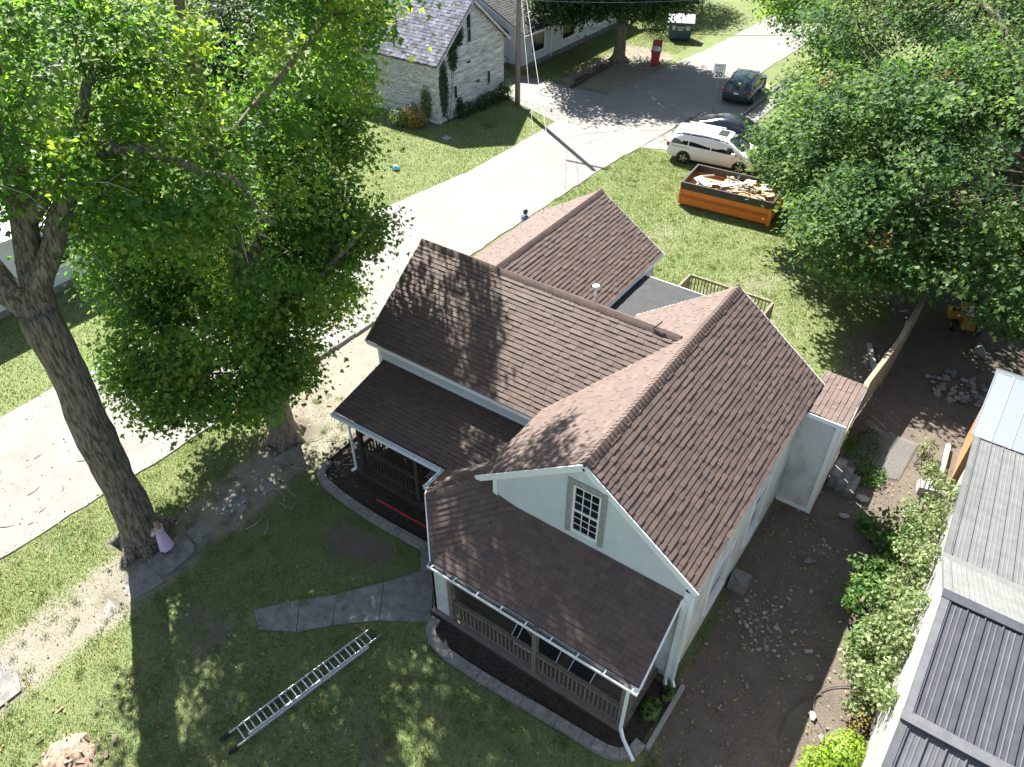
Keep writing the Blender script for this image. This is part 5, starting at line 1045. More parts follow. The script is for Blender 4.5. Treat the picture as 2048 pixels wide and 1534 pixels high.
def person(loc, rz, h, label, arms, dress=None):
    t = thing('person', loc, label, 'person', rz=rz); k_ = h/1.72
    vs, es, rs = [], [], []
    def a(p, r, prev=None):
        vs.append(tuple(c_*k_ for c_ in p)); rs.append(tuple(x*k_ for x in r) if hasattr(r, '__len__') else r*k_)
        if prev is not None: es.append((prev, len(vs)-1))
        return len(vs)-1
    pel = a((0, 0, .95), (.15, .11)); wa = a((0, 0, 1.10), (.13, .095), pel); chs = a((0, 0, 1.30), (.155, .105), wa); nb_ = a((0, -.01, 1.44), (.07, .065), chs); nk = a((0, .0, 1.50), .055, nb_); jaw = a((0, .02, 1.56), (.068, .078), nk); hd = a((0, .012, 1.64), (.078, .095), jaw); tp = a((0, .0, 1.70), (.055, .065), hd)
    for s_ in (-1, 1):
        hp_ = a((s_*.09, 0, .90), .09, pel); kn = a((s_*.10, .03, .50), .058, hp_); an = a((s_*.10, 0, .09), .04, kn); a((s_*.11, .14, .035), (.04, .03), an)
        sh = a((s_*.175, 0, 1.40), .06, chs); e, w = arms[0 if s_ < 0 else 1]; el = a(e, .042, sh); wr_ = a(w, .03, el); d = (V(w)-V(e)).normalized(); palm = a(tuple(V(w)+d*.07), (.036, .022), wr_)
        sd_ = d.cross(V((0, 0, 1))).normalized()
        for f, ln in ((-.03, .07), (-.01, .085), (.01, .08), (.03, .062)):
            m1 = a(tuple(V(w)+d*(.085+ln*.5)+sd_*f), .0095, palm); a(tuple(V(w)+d*(.085+ln*.9)+sd_*f*1.1+V((0, 0, -.025))), .008, m1)
        th = a(tuple(V(w)+d*.06+sd_*.045*s_+V((0, 0, .01))), .011, palm); a(tuple(V(w)+d*.10+sd_*.055*s_), .009, th)
    skin_body('body', vs, es, rs, 'skin', t)
    s = k_
    for s_ in (-1, 1): B().tube([(s_*.03*s, .098*s, 1.632*s), (s_*.03*s, .112*s, 1.632*s)], .011*s, 8).obj('eye', 'eye', t); B().tube([(s_*.083*s, .0, 1.60*s), (s_*.088*s, -.005*s, 1.63*s), (s_*.083*s, -.01*s, 1.66*s)], [.01*s, .017*s, .009*s], 6).obj('ear', 'skin', t)
    B().tube([(0, .098*s, 1.64*s), (0, .118*s, 1.60*s), (0, .100*s, 1.59*s)], [.008*s, .014*s, .008*s], 7).obj('nose', 'skin', t); B().obox((0, .094*s, 1.555*s), (.022*s, 0, 0), (0, .006*s, 0), (0, 0, .005*s)).obj('mouth', 'lip', t)
    return t, s
def loft(name, rings, mt, parent, n=22, fold=0., capb=False):
    b = B(); vs = []; fs = []
    for (cx, cy, z, rx_, ry_) in rings:
        for i in range(n):
            a_ = 2*math.pi*i/n; f = 1+fold*max(0, 1-z/rings[0][2])*math.sin(a_*7); vs.append((cx+rx_*math.cos(a_)*f, cy+ry_*math.sin(a_)*f, z))
    for r in range(len(rings)-1):
        for i in range(n): fs.append((r*n+i, (r+1)*n+i, (r+1)*n+(i+1) % n, r*n+(i+1) % n))
    fs.append(tuple(range(n)))
    if capb: fs.append(tuple(range(len(rings)*n-1, (len(rings)-1)*n-1, -1)))
    b.add(vs, fs); return b.obj(name, mt, parent, smooth=True)
# child in a lilac dress hugging the trunk
t, s = person((-10.38, -4.62, .02), math.radians(105), 1.25, 'child in a long lilac dress standing with folded arms against the leaning trunk', [((-.24, .14, 1.17), (-.06, .27, 1.2)), ((.24, .14, 1.17), (.06, .28, 1.14))])
loft('dress', [(0, 0, 1.0, .128, .1), (0, 0, .86, .118, .095), (0, 0, .74, .135, .115), (0, -.01, .5, .17, .15), (0, -.02, .24, .205, .185)], 'lilac', t, fold=.06)
loft('bodice', [(0, 0, 1.045, .06, .05), (0, 0, 1.01, .135, .1), (0, 0, .9, .14, .108), (0, 0, .82, .132, .104)], 'lilac_grey', t)
for s_ in (-1, 1): B().tube([(s_*.12, 0, 1.015), (s_*.155, .05, .93), (s_*.172, .098, .855)], [.052, .048, .04], 10).obj('sleeve', 'lilac_grey', t, smooth=True)
loft('hair', [(0, -.008, 1.262, .03, .035), (0, -.01, 1.245, .062, .075), (0, -.018, 1.2, .072, .08), (0, -.035, 1.14, .07, .06), (0, -.05, 1.05, .06, .035), (0, -.055, .97, .04, .02)], 'hair_fair', t, n=14)
for s_ in (-1, 1): B().tube([(s_*.075, -.03, .03), (s_*.08, .04, .035), (s_*.082, .12, .025)], [.035, .036, .02], 8).obj('shoe', 'shoe', t, smooth=True)
# man in a blue shirt by the rear wing
t, s = person((-11.85, 15.3, .0), math.radians(-20), 1.72, 'dark-haired person in a blue shirt standing beside the rear wing near the road', [((-.26, .02, 1.14), (-.22, .16, .95)), ((.26, .02, 1.14), (.22, .18, .98))])
loft('shirt', [(0, 0, 1.475, .08, .07), (0, 0, 1.43, .19, .11), (0, 0, 1.3, .2, .135), (0, 0, 1.1, .175, .125), (0, 0, .88, .185, .135)], 'shirt_blue', t)
for s_ in (-1, 1):
    B().tube([(s_*.17, 0, 1.42), (s_*.225, .01, 1.28), (s_*.25, .02, 1.17)], [.075, .07, .066], 12).obj('sleeve', 'shirt_blue', t, smooth=True)
    B().tube([(s_*.09, 0, .93), (s_*.1, .03, .5), (s_*.1, .0, .06)], [.115, .085, .07], 12).obj('trouser_leg', 'jeans', t, smooth=True); B().tube([(s_*.105, -.05, .04), (s_*.11, .06, .045), (s_*.115, .19, .03)], [.048, .05, .03], 8).obj('shoe', 'shoe', t, smooth=True)
loft('hair', [(0, -.005, 1.765, .035, .04), (0, -.008, 1.75, .07, .085), (0, -.012, 1.69, .092, .105), (0, -.022, 1.62, .09, .095), (0, -.04, 1.56, .07, .06)], 'hair_dark', t, n=14)
# ------------------------------------------------------------ trees
ramp_mat('leaf_maple', [(.042, .10, .032), (.062, .14, .038), (.09, .18, .042), (.14, .22, .045), (.22, .28, .055)], 'attr', rough=.55, spec=.25, trans=.52, trcol=(2.1, 2.2, .85), speck=0)
ramp_mat('leaf_silver', [(.028, .07, .026), (.045, .10, .034), (.07, .14, .045), (.11, .18, .06), (.17, .23, .09)], 'attr', rough=.65, spec=.18, trans=.42, trcol=(1.9, 1.9, .85), speck=0)
ramp_mat('leaf_dark', [(.022, .05, .02), (.03, .065, .024), (.04, .08, .03), (.055, .10, .035)], 'attr', rough=.5, spec=.35, trans=.4, trcol=(1.9, 2.1, .8), speck=0)
ramp_mat('leaf_bush', [(.04, .09, .025), (.06, .13, .03), (.10, .18, .045), (.17, .24, .07)], 'attr', rough=.55, spec=.3, trans=.4, trcol=(1.7, 1.9, .8), speck=0)
ramp_mat('leaf_vine', [(.07, .11, .035), (.12, .17, .06), (.20, .25, .11), (.28, .31, .17)], 'attr', rough=.55, spec=.3, trans=.35, trcol=(1.5, 1.6, .8), speck=0)
ramp_mat('leaf_lime', [(.13, .22, .02), (.2, .3, .03), (.28, .36, .05)], 'attr', rough=.55, spec=.3, trans=.4, trcol=(1.6, 1.6, .7), speck=0)
ramp_mat('leaf_yellow', [(.08, .09, .02), (.2, .15, .02), (.3, .2, .03)], 'attr', rough=.6, spec=.2, trans=.3, trcol=(1.5, 1.4, .8), speck=0)
ramp_mat('leaf_red', [(.22, .07, .04), (.28, .13, .07), (.28, .19, .11)], 'attr', rough=.6, spec=.2, trans=.35, trcol=(1.6, 1.4, .9), speck=0)
ramp_mat('grass_blade', [(.075, .125, .036), (.115, .165, .05), (.172, .205, .072), (.25, .255, .11), (.34, .31, .17)], 'attr', rough=.7, spec=.2, trans=.3, trcol=(1.5, 1.6, .9), speck=0)
mat('bark', (.035, .028, .023), (.17, .145, .115), sc=7, rough=.95, stretch=(2.6, 2.6, .35), bump=1.0, bsc=9, lo=.38, hi=.62)
mat('bark_moss', (.045, .04, .032), (.22, .195, .15), sc=7, rough=.95, stretch=(2.4, 2.4, .35), bump=1.0, bsc=9, lo=.38, hi=.64)
mat('bark_pale', (.09, .072, .055), (.27, .22, .17), sc=7, rough=.95, stretch=(2.6, 2.6, .35), bump=.8, bsc=9, lo=.36, hi=.62)
mat('twig', (.07, .06, .05), rough=.9); mat('dead_twig', (.30, .28, .25), rough=.9)
LEAF4 = (np.array([(0, 0, 0), (.30, .46, .05), (.52, .2, .02), (1, 0, -.06), (.52, -.2, .02), (.30, -.46, .05)]), np.array([(0, 2, 1), (0, 3, 2), (0, 4, 3), (0, 5, 4)]))
LEAF2 = (np.array([(0, 0, 0), (.45, .36, .06), (1, 0, -.05), (.45, -.36, .06)]), np.array([(0, 2, 1), (0, 3, 2)]))
def leaves(name, cen, size, mt, parent, shape=LEAF4, upb=.55, seed=1, kind='stuff', out=None, rbias=None):
    r_ = np.random.default_rng(seed); N_ = len(cen); n = r_.normal(size=(N_, 3)); n[:, 2] = np.abs(n[:, 2])+upb
    if out is not None: n += out*.6
    n /= np.linalg.norm(n, axis=1, keepdims=True); t = r_.normal(size=(N_, 3)); t[:, 2] -= .35; t -= n*(t*n).sum(1, keepdims=True); t /= np.linalg.norm(t, axis=1, keepdims=True); b = np.cross(n, t)
    s = size*r_.uniform(.5, 1.3, size=N_)[:, None, None]; T, F = shape
    vs = cen[:, None, :]+s*(T[None, :, 0:1]*t[:, None, :]+T[None, :, 1:2]*b[:, None, :]+T[None, :, 2:3]*n[:, None, :])
    k_ = len(T); tr = (F[None]+(np.arange(N_)*k_)[:, None, None]).reshape(-1, 3)
    rn = r_.uniform(0, 1, N_) if rbias is None else np.clip(r_.normal(0, .17, N_)+rbias, 0, 1)
    return tri_mesh(name, vs.reshape(-1, 3), tr, np.repeat(rn, len(F)), mt, parent, kind=kind)
def clumps(blobs, r_, shell=.5):
    cs, outs = [], []
    for (c_, R, n) in blobs:
        d = r_.normal(size=(n, 3)); d /= np.linalg.norm(d, axis=1, keepdims=True); rad = shell+(1-shell)*r_.uniform(0, 1, n)**.6
        cs.append(np.array(c_)+d*np.array(R)*rad[:, None]); outs.append(d)
    return np.concatenate(cs), np.concatenate(outs)
def tree(name, loc, label, trunk, limbs, blobs, lsize, per, lmat, bmat, seed, shape=LEAF4, sig=(.38, .38, .26), group=None, twr=.018, flare=None, shell=.5, holes=()):
    t = thing(name, loc, label, 'tree', group); r_ = np.random.default_rng(seed); random.seed(seed)
    pts, rad = trunk; b = B()
    # refine the trunk so that it is knobbly
    P_ = [V(p) for p in pts]; fp, fr = [], []
    for i in range(len(P_)-1):
        m_ = max(2, int((P_[i+1]-P_[i]).length/.35))
        for k_ in range(m_): u = k_/m_; fp.append(P_[i].lerp(P_[i+1], u)+V((random.uniform(-.02, .02), random.uniform(-.02, .02), 0))*(1 if i else 0)); fr.append((rad[i]+(rad[i+1]-rad[i])*u)*random.uniform(.97, 1.04))
    fp.append(P_[-1]); fr.append(rad[-1]); b.tube(fp, fr, 18, wob=.035); tk = b.obj('trunk', bmat, t, smooth=True)
    if flare:
        b = B()
        for (a_, l_, r0) in flare: c0 = P_[0]; b.tube([c0+V((0, 0, .62)), c0+V((math.cos(a_)*rad[0]*.75, math.sin(a_)*rad[0]*.75, .25)), c0+V((math.cos(a_)*l_, math.sin(a_)*l_, .0)), c0+V((math.cos(a_+.1)*l_*1.35, math.sin(a_+.1)*l_*1.35, -.08))], [r0*1.2, r0*1.1, r0*.7, r0*.3], 9, wob=.06)
        b.obj('roots', bmat, tk, smooth=True)
    net = [(p, .05) for p in fp[len(fp)//3:]]
    for (lp, lr) in limbs:
        lp = [V(p) for p in lp]; q_ = []; qr = []
        for i in range(len(lp)-1):
            for k_ in range(4): u = k_/4; q_.append(lp[i].lerp(lp[i+1], u)+V((random.uniform(-.06, .06),)*3)*(1 if (i or k_) else 0)); qr.append(lr[i]+(lr[i+1]-lr[i])*u)
        q_.append(lp[-1]); qr.append(lr[-1]); b = B(); b.tube(q_, qr, 10, wob=.04); b.obj('limb', bmat, t, smooth=True); net += [(p, 0) for p in q_]
    cs, outs = clumps(blobs, r_, shell)
    for (hc, hr) in holes:
        k_ = (((cs-np.array(hc))/np.array(hr))**2).sum(1) > 1; cs, outs = cs[k_], outs[k_]
    na = np.array([tuple(p[0]) for p in net]); b = B()
    for i in range(0, len(cs), 2):
        d2 = ((na-cs[i])**2).sum(1)+np.maximum(0, na[:, 2]-cs[i][2])*1.5; j = int(d2.argmin()); p, q_ = V(na[j]), V(cs[i])
        mid = p.lerp(q_, .5)+V((random.uniform(-.25, .25), random.uniform(-.25, .25), random.uniform(.0, .4))); b.tube([p, mid, q_], [twr*1.6, twr, twr*.35], 4)
    b.obj('branches', bmat, t)
    n = len(cs); m_ = r_.integers(int(per*.5), int(per*1.5), n); idx = np.repeat(np.arange(n), m_); sg_ = np.array(sig)*r_.uniform(.6, 1.3, n)[idx][:, None]
    cen = cs[idx]+r_.normal(size=(len(idx), 3))*sg_; keep = cen[:, 2] > .3; cen, idx = cen[keep], idx[keep]
    cb_ = r_.beta(1.6, 1.9, n)
    leaves('crown', cen, lsize, lmat, t, shape, seed=seed, out=outs[idx], rbias=cb_[idx]); return t, cs
# the tall tree whose bare trunk stands by the worn walk
T1 = tree('maple_tree', (-11.37, -4.69, 0), 'tall tree with thick mossy trunk forking high over the worn walk', ([(-11.37, -4.69, -.1), (-11.37, -4.69, .45), (-11.4, -4.67, 2.2), (-11.36, -4.72, 4), (-11.42, -4.62, 6), (-11.42, -4.65, 7.8)], [.70, .51, .455, .465, .41, .43]),
     [([(-11.42, -4.65, 7.5), (-12.2, -5.1, 9.4), (-13.2, -5.8, 12)], [.36, .29, .18]), ([(-11.4, -4.6, 7.6), (-11.7, -4.0, 9.6), (-12.3, -3.2, 12.4), (-12.6, -2.6, 15)], [.33, .26, .17, .09]), ([(-11.35, -4.55, 8.1), (-10.9, -3.3, 10.2), (-11.3, -1.9, 12.0)], [.26, .2, .1]),
      ([(-11.7, -4.0, 9.6), (-10.6, -3.0, 11.0), (-9.3, -2.2, 11.2), (-8.3, -1.2, 10.4), (-7.7, -.7, 9.3)], [.2, .16, .12, .08, .04]), ([(-12.2, -5.1, 9.4), (-12.4, -6.5, 11), (-12.2, -8.0, 12.2)], [.24, .16, .08])],
     [((-12.2, -3.0, 12.4), (3.6, 3.4, 2.6), 105), ((-9.6, -1.6, 10.2), (1.9, 1.7, 1.7), 45), ((-13.5, -2.2, 9.6), (2.2, 2.2, 1.6), 42), ((-13.2, -5.8, 13.2), (3.2, 3.0, 2.4), 75), ((-13.6, -8.6, 11.2), (2.0, 1.6, 1.3), 20)], .155, 125, 'leaf_maple', 'bark_moss', 11, twr=.016,
     flare=[(.3, .95, .2), (1.5, .9, .2), (2.7, .95, .2), (3.9, .9, .2), (5.1, 1.0, .22), (5.8, .85, .18)])
b = B(); random.seed(3)
for i in range(70):
    p = V(T1[1][random.randrange(len(T1[1]))]); d = V((random.uniform(-.3, 1), random.uniform(-.3, .8), random.uniform(-1, .1))).normalized(); l_ = random.uniform(.6, 1.8); q_ = p+d*l_+V((0, 0, -.2)); b.tube([p, p.lerp(q_, .5)+V((.1, .05, .1)), q_], [.012, .009, .004], 4)
b.obj('dead_twigs', 'dead_twig', T1[0], kind='stuff')
# the low-crowned maple in front of the wing
tree('maple_tree', (-11.31, .51, 0), 'broad maple with low dense green crown in front of the wing porch', ([(-11.31, .51, -.1), (-11.31, .51, .5), (-11.33, .52, 2), (-11.3, .55, 4.5), (-11.35, .5, 7.5), (-11.3, .6, 11), (-11.3, .7, 14)], [.62, .42, .37, .34, .27, .18, .07]),
     [([(-11.3, .5, 4.2), (-9.9, 1.8, 5.8), (-8.9, 3.0, 7.2)], [.17, .12, .05]), ([(-11.3, .5, 5), (-12.6, -.6, 6.4), (-13.8, -1.6, 7.4)], [.17, .11, .05]), ([(-11.3, .5, 6), (-11.7, 2.6, 7.8), (-11.6, 4.4, 9)], [.18, .12, .05]), ([(-11.3, .5, 7.2), (-10.0, .0, 8.8), (-8.9, -.3, 10)], [.15, .1, .05]),
      ([(-11.3, .5, 8.5), (-12.8, 1.6, 10.3), (-13.9, 2.4, 12)], [.14, .1, .04]), ([(-11.3, .5, 3.6), (-10.9, -.9, 4.3), (-10.6, -2.0, 4.4)], [.13, .08, .04]), ([(-11.3, .5, 3.8), (-12.9, .9, 4.9), (-14.4, 1.0, 5.4)], [.13, .09, .04]), ([(-11.3, .5, 9.5), (-10.6, 2.3, 11), (-10.2, 4.0, 12.2)], [.13, .09, .04])],
     [((-11.9, .9, 7.4), (3.6, 3.4, 3.5), 128), ((-11.4, -.9, 4.7), (3.0, 2.2, 2.0), 78), ((-11.9, -2.3, 3.7), (1.9, 1.2, 1.1), 48), ((-11.9, 1.8, 12), (3.6, 4.0, 3.0), 70), ((-12.3, 5.0, 10.0), (1.7, 1.6, 1.7), 44), ((-9.8, 3.4, 6.4), (1.0, 1.0, .9), 14), ((-11.6, 3.9, 8.4), (1.5, 1.4, 1.6), 34), ((-10.9, 2.7, 6.8), (1.5, 1.5, 1.5), 36), ((-14.2, .2, 5.6), (2.2, 2.6, 2.2), 75), ((-11.1, 2.4, 5.0), (1.2, 1.6, 1.7), 42), ((-10.2, .3, 3.7), (1.0, 1.2, 1.0), 22), ((-13.4, 7.6, 12.2), (2.0, 1.8, 1.6), 26), ((-9.8, 4.3, 13.9), (3.0, 2.6, 2.0), 66)], .16, 140, 'leaf_maple', 'bark_pale', 23, twr=.014,
     flare=[(.2, .75, .15), (1.2, .7, .14), (2.3, .75, .15), (3.4, .7, .15), (4.4, .8, .16), (5.4, .72, .14)])
# big tree over the back of the lot
BIG = tree('silver_maple', (5.4, 24.2, 0), 'huge spreading tree overhanging the skip and the fence', ([(5.4, 24.2, -.1), (5.4, 24.2, .6), (5.3, 24.2, 3), (5.2, 24.4, 6)], [.85, .62, .52, .4]),
     [([(5.3, 24.2, 3), (3.0, 23.6, 5), (.4, 24.2, 6.2)], [.3, .2, .08]), ([(5.3, 24.2, 3.4), (5.8, 21.8, 5.2), (6.2, 19.8, 6)], [.26, .16, .07]), ([(5.2, 24.4, 5.8), (3.2, 26.6, 8.4), (1.0, 29, 9.8)], [.3, .2, .08]), ([(5.2, 24.4, 6), (7.4, 24.8, 8.6), (9, 25, 10)], [.3, .2, .08]), ([(5.2, 24.4, 6), (5.0, 26.8, 9.4), (5, 28, 12)], [.3, .2, .08])],
     [((4.6, 21.6, 6.0), (6.4, 5.6, 3.8), 360), ((-.6, 23.4, 4.5), (4.2, 4.0, 3.1), 215), ((1.8, 17.8, 3.9), (3.0, 2.5, 1.9), 105), ((6.9, 17.4, 4.0), (3.2, 2.5, 1.7), 120), ((1.5, 30, 7.3), (7.4, 5, 4.0), 300), ((-3.4, 28.6, 4.7), (2.4, 2.7, 2.3), 80), ((10, 22.5, 7), (4.5, 6, 4), 170), ((-4.6, 34, 6.6), (2.2, 2.4, 1.9), 46)], .2, 92, 'leaf_silver', 'bark', 31, shape=LEAF4, sig=(.44, .44, .24), twr=.02, shell=.6, holes=[((5.6, 18.0, 3.4), (1.2, 1.9, 1.7))])
r_ = np.random.default_rng(5); cs_ = BIG[1]; pick = []
for (x, y, z) in [(-2.2, 24.2, 6.4), (1.4, 22.8, 8.0), (-1.2, 28, 9.0), (4.6, 21.2, 9.2), (-5.4, 27.4, 5.8), (2.6, 16.3, 4.8), (6.6, 16.0, 4.5), (7.4, 20, 9)]:
    pick.append(cs_[int((((cs_-np.array((x, y, z)))**2).sum(1)).argmin())])
cen = np.repeat(np.array(pick), 22, 0)+r_.normal(size=(22*len(pick), 3))*np.array((.3, .3, .16))+np.array((.05, -.15, .2))
leaves('turning_leaves', cen, .17, 'leaf_red', BIG[0], LEAF4, seed=3)
# tree with the pale trunk across the road
tree('lawn_tree', (-21.13, 40.8, 0), 'dense dark tree with pale trunk shading the road across from the cars', ([(-21.13, 40.8, -.1), (-21.13, 40.8, .5), (-21.1, 40.8, 2.5), (-21.1, 40.8, 5)], [.62, .42, .36, .3]),
     [([(-21.1, 40.8, 2.8), (-19.4, 39.8, 5), (-18, 39, 6.4)], [.2, .14, .06]), ([(-21.1, 40.8, 3), (-22.8, 39.2, 5), (-24, 38, 6)], [.2, .14, .06]), ([(-21.1, 40.8, 4.8), (-21, 42, 8), (-21, 43, 10)], [.26, .18, .08])],
     [((-21.2, 40.6, 6.6), (5.2, 5.0, 3.6), 640), ((-24.2, 37.6, 4.6), (2.4, 2.6, 1.9), 130), ((-17.4, 40.4, 6.4), (2.4, 2.6, 2.2), 110), ((-22.5, 35.6, 6.4), (2.6, 2.4, 1.7), 100), ((-26.5, 40.5, 6), (3, 3, 2.5), 110)], .22, 66, 'leaf_dark', 'bark_pale', 41, shape=LEAF2, sig=(.5, .5, .32), flare=[(.4, .8, .17), (1.9, .75, .16), (3.3, .8, .17), (4.6, .85, .17), (5.5, .75, .15)])
# tree hanging over the far end of the road
tree('street_tree', (-7.2, 47.5, 0), 'backlit tree leaning over the far end of the road', ([(-7.2, 47.5, -.1), (-7.3, 47.4, 2), (-8.0, 46.6, 5)], [.45, .36, .26]), [([(-8, 46.6, 4.8), (-9.8, 45, 6.6), (-11, 44, 7)], [.18, .12, .05]), ([(-8, 46.6, 5), (-8, 48, 8), (-8, 49, 10)], [.2, .14, .06])],
     [((-9.2, 45.2, 7.2), (3.6, 3.4, 2.9), 300), ((-11.6, 46, 5.6), (2.4, 2.6, 1.8), 110), ((-7, 49, 8), (4.5, 4, 3), 170), ((-10.2, 41.8, 5.0), (1.4, 1.3, 1.2), 42)], .19, 56, 'leaf_maple', 'bark', 51, shape=LEAF2, sig=(.45, .45, .3))
# trees and hedge far behind
for i, (x, y, h_, lab) in enumerate([(-19, 66, 7, 'rounded tree behind the blue dumpster lawn'), (-27, 58, 8, 'dark tree standing behind the white clapboard house'), (-34, 18, 7.5, 'tree standing behind the weathered house beside its side wall'), (-36, 6, 7, 'tree behind the lapped-board house across the road'), (-8, 66, 8, 'tree at the far end of the road on the side of the cars'), (3, 42, 8, 'tree behind the huge spreading tree')]):
    tree('far_tree', (x, y, 0), lab, ([(x, y, -.1), (x, y, 2), (x, y, 4)], [.4, .3, .2]), [([(x, y, 3), (x+1, y-1, h_*.8)], [.15, .05])], [((x, y, h_*.7), (h_*.55, h_*.55, h_*.45), 240), ((x+2, y-2, h_*.5), (h_*.3, h_*.3, h_*.3), 60)], .24, 44, 'leaf_dark', 'bark', 60+i, shape=LEAF2, sig=(.6, .6, .4), group='background trees')
# ------------------------------------------------------------ bushes, vines, weeds
def lumps(x0, x1, y0, y1, z1, n, seed):
    r_ = random.Random(seed); out = []
    for i in range(n):
        h_ = r_.uniform(.15, z1); s_ = r_.uniform(.16, .42); out.append(((r_.uniform(x0, x1), r_.uniform(y0, y1), h_), (s_, s_*r_.uniform(.8, 1.4), s_*.7), s_*s_*2.4))
    return out
def bush(name, loc, label, blobs, n, size, mt, seed, group=None, cat='bush', shape=LEAF2, shell=.35, stems=6, par=None):
    t = thing(name, loc, label, cat, group); r_ = np.random.default_rng(seed); random.seed(seed); cs, outs = clumps([(c_, R, max(4, int(n*k_))) for c_, R, k_ in blobs], r_, shell)
    cs[:, 2] = np.maximum(cs[:, 2], .06); leaves('foliage', cs, size, mt, t, shape, seed=seed, out=outs, upb=.4); b = B()
    for i in range(stems): q_ = V(cs[int(r_.integers(0, len(cs)))]); p = V((loc[0]+random.uniform(-.2, .2), loc[1]+random.uniform(-.2, .2), 0)); b.tube([p, p.lerp(q_, .5)+V((0, 0, .1)), q_], [.02, .014, .006], 5)
    b.obj('stems', 'twig', t); return t
bush('flowering_bush', (-25.0, 23.1, 0), 'rounded bush with yellow leaves at the weathered house corner', [((-25.0, 23.1, .7), (.95, .9, .8), 1.)], 1500, .1, 'leaf_yellow', 71)
bush('pale_bush', (-25.9, 22.6, 0), 'pale grey-green bush next to the yellow bush', [((-25.9, 22.6, .5), (.7, .6, .6), 1.)], 700, .1, 'leaf_vine', 72)
bush('pale_bush', (-21.6, 25.8, 0), 'small pale shrub on the shaded lawn by the weathered gable', [((-21.6, 25.8, .25), (.5, .5, .3), 1.)], 350, .09, 'leaf_vine', 73)
bush('weed_clump', (-23.3, 29.2, 0), 'dark weeds growing along the foot of the weathered gable', [((-23.4, 29.9, .5), (.5, .7, .7), .5), ((-23.5, 28.2, .4), (.4, 1.2, .5), .5), ((-23.6, 26.2, .35), (.35, 1.2, .45), .4)], 1500, .13, 'leaf_dark', 74)
bush('ivy', (-23.9, 24.9, 0), 'dark ivy climbing the left edge of the weathered gable', [((-23.9, 24.55, 2.1), (.12, .42, 1.8), .8), ((-23.88, 25.5, 3.7), (.1, .45, 1.0), .4), ((-23.88, 26.1, 4.6), (.1, .4, .7), .3), ((-23.85, 25.9, .6), (.12, .35, .6), .2)], 2200, .11, 'leaf_dark', 75, cat='ivy')
bush('climber', (-24.8, 24.0, 0), 'green climber on the side wall of the weathered house', [((-24.9, 24.0, 1.2), (.45, .15, 1.0), 1.)], 500, .12, 'leaf_bush', 76, cat='climber')
bush('round_bush', (-19.6, 51.0, 0), 'tall rounded bush beside the blue dumpster', [((-22.6, 49.5, 1.6), (2.0, 1.8, 1.7), 1.)], 2600, .16, 'leaf_dark', 77)
bush('hedge_bush', (-24, 53, 0), 'broad dark bush behind the dumpster lawn', [((-24, 53, 1.8), (3, 2, 2), 1.)], 2600, .18, 'leaf_dark', 78)
bush('vine_thicket', (6.5, 8.3, 0), 'sunlit vine thicket against the shed next to the dirt', lumps(6.2, 7.0, 4.4, 9.6, 1.6, 40, 81)+lumps(6.75, 7.1, 4.2, 9.0, 2.5, 26, 181), 430, .10, 'leaf_vine', 81, stems=40, shell=.1)
bush('leafy_shrub', (6.1, 6.2, 0), 'dark green leafy shrub in front of the vine thicket', lumps(5.6, 6.5, 4.2, 7.6, 1.1, 34, 82), 190, .15, 'leaf_bush', 82, stems=22, shell=.1, shape=LEAF4)
bush('vine_thicket', (6.85, 3.2, 0), 'pale sunlit vines hanging over the barn wall corner', lumps(6.2, 7.0, 1.4, 4.4, 1.6, 34, 83)+lumps(6.75, 7.05, .6, 4.4, 3.0, 30, 183), 400, .11, 'leaf_vine', 83, stems=34, shell=.1)
bush('tall_weed', (6.35, 3.6, 0), 'tall weed with broad pale leaves before the dark shrub', [((6.35, 3.5, .5), (.4, .6, .5), 1.)], 360, .17, 'leaf_bush', 84, shape=LEAF4)
bush('lime_shrub', (6.75, .35, 0), 'bright lime feathery shrub at the barn corner', [((6.8, .3, .5), (.55, .6, .55), 1.), ((6.4, -.2, .35), (.4, .5, .4), .4)], 2400, .09, 'leaf_lime', 85)
bush('seedling', (5.35, 7.6, 0), 'young leafy seedling on the shaded dirt near the rubble', [((5.35, 7.5, .35), (.35, .4, .35), 1.)], 90, .17, 'leaf_bush', 86, shape=LEAF4)
bush('hosta', (2.85, -.95, 0), 'bright green leafy plant in the bed by the porch end', [((2.8, -1.0, .2), (.25, .3, .2), 1.)], 130, .16, 'leaf_bush', 87, cat='plant', shape=LEAF4)
bush('hosta', (2.95, -.35, 0), 'small green plant in the bed near the two downspouts', [((2.98, -.4, .15), (.18, .2, .15), 1.)], 70, .13, 'leaf_bush', 88, cat='plant', shape=LEAF4)
bush('sapling', (6.1, 10.9, 0), 'small sunlit sapling among the shaded netting', [((6.1, 11.6, .35), (.3, .3, .35), 1.)], 90, .13, 'leaf_vine', 89, cat='sapling', shape=LEAF4)
bush('ground_weeds', (4.6, 10.3, 0), 'low green weeds growing through the wire netting', [((4.4, 10.9, .1), (.7, 1.0, .12), 1.), ((4.9, 9.7, .12), (.5, .6, .15), .8)], 700, .09, 'leaf_bush', 90, cat='weeds')
bush('dry_vines', (6.9, 1.3, 0), 'bare dry brown vines hanging below the barn eave', [((6.85, 1.1, .6), (.3, .5, .5), 1.)], 120, .07, 'leaf_yellow', 91, cat='vines', stems=46)
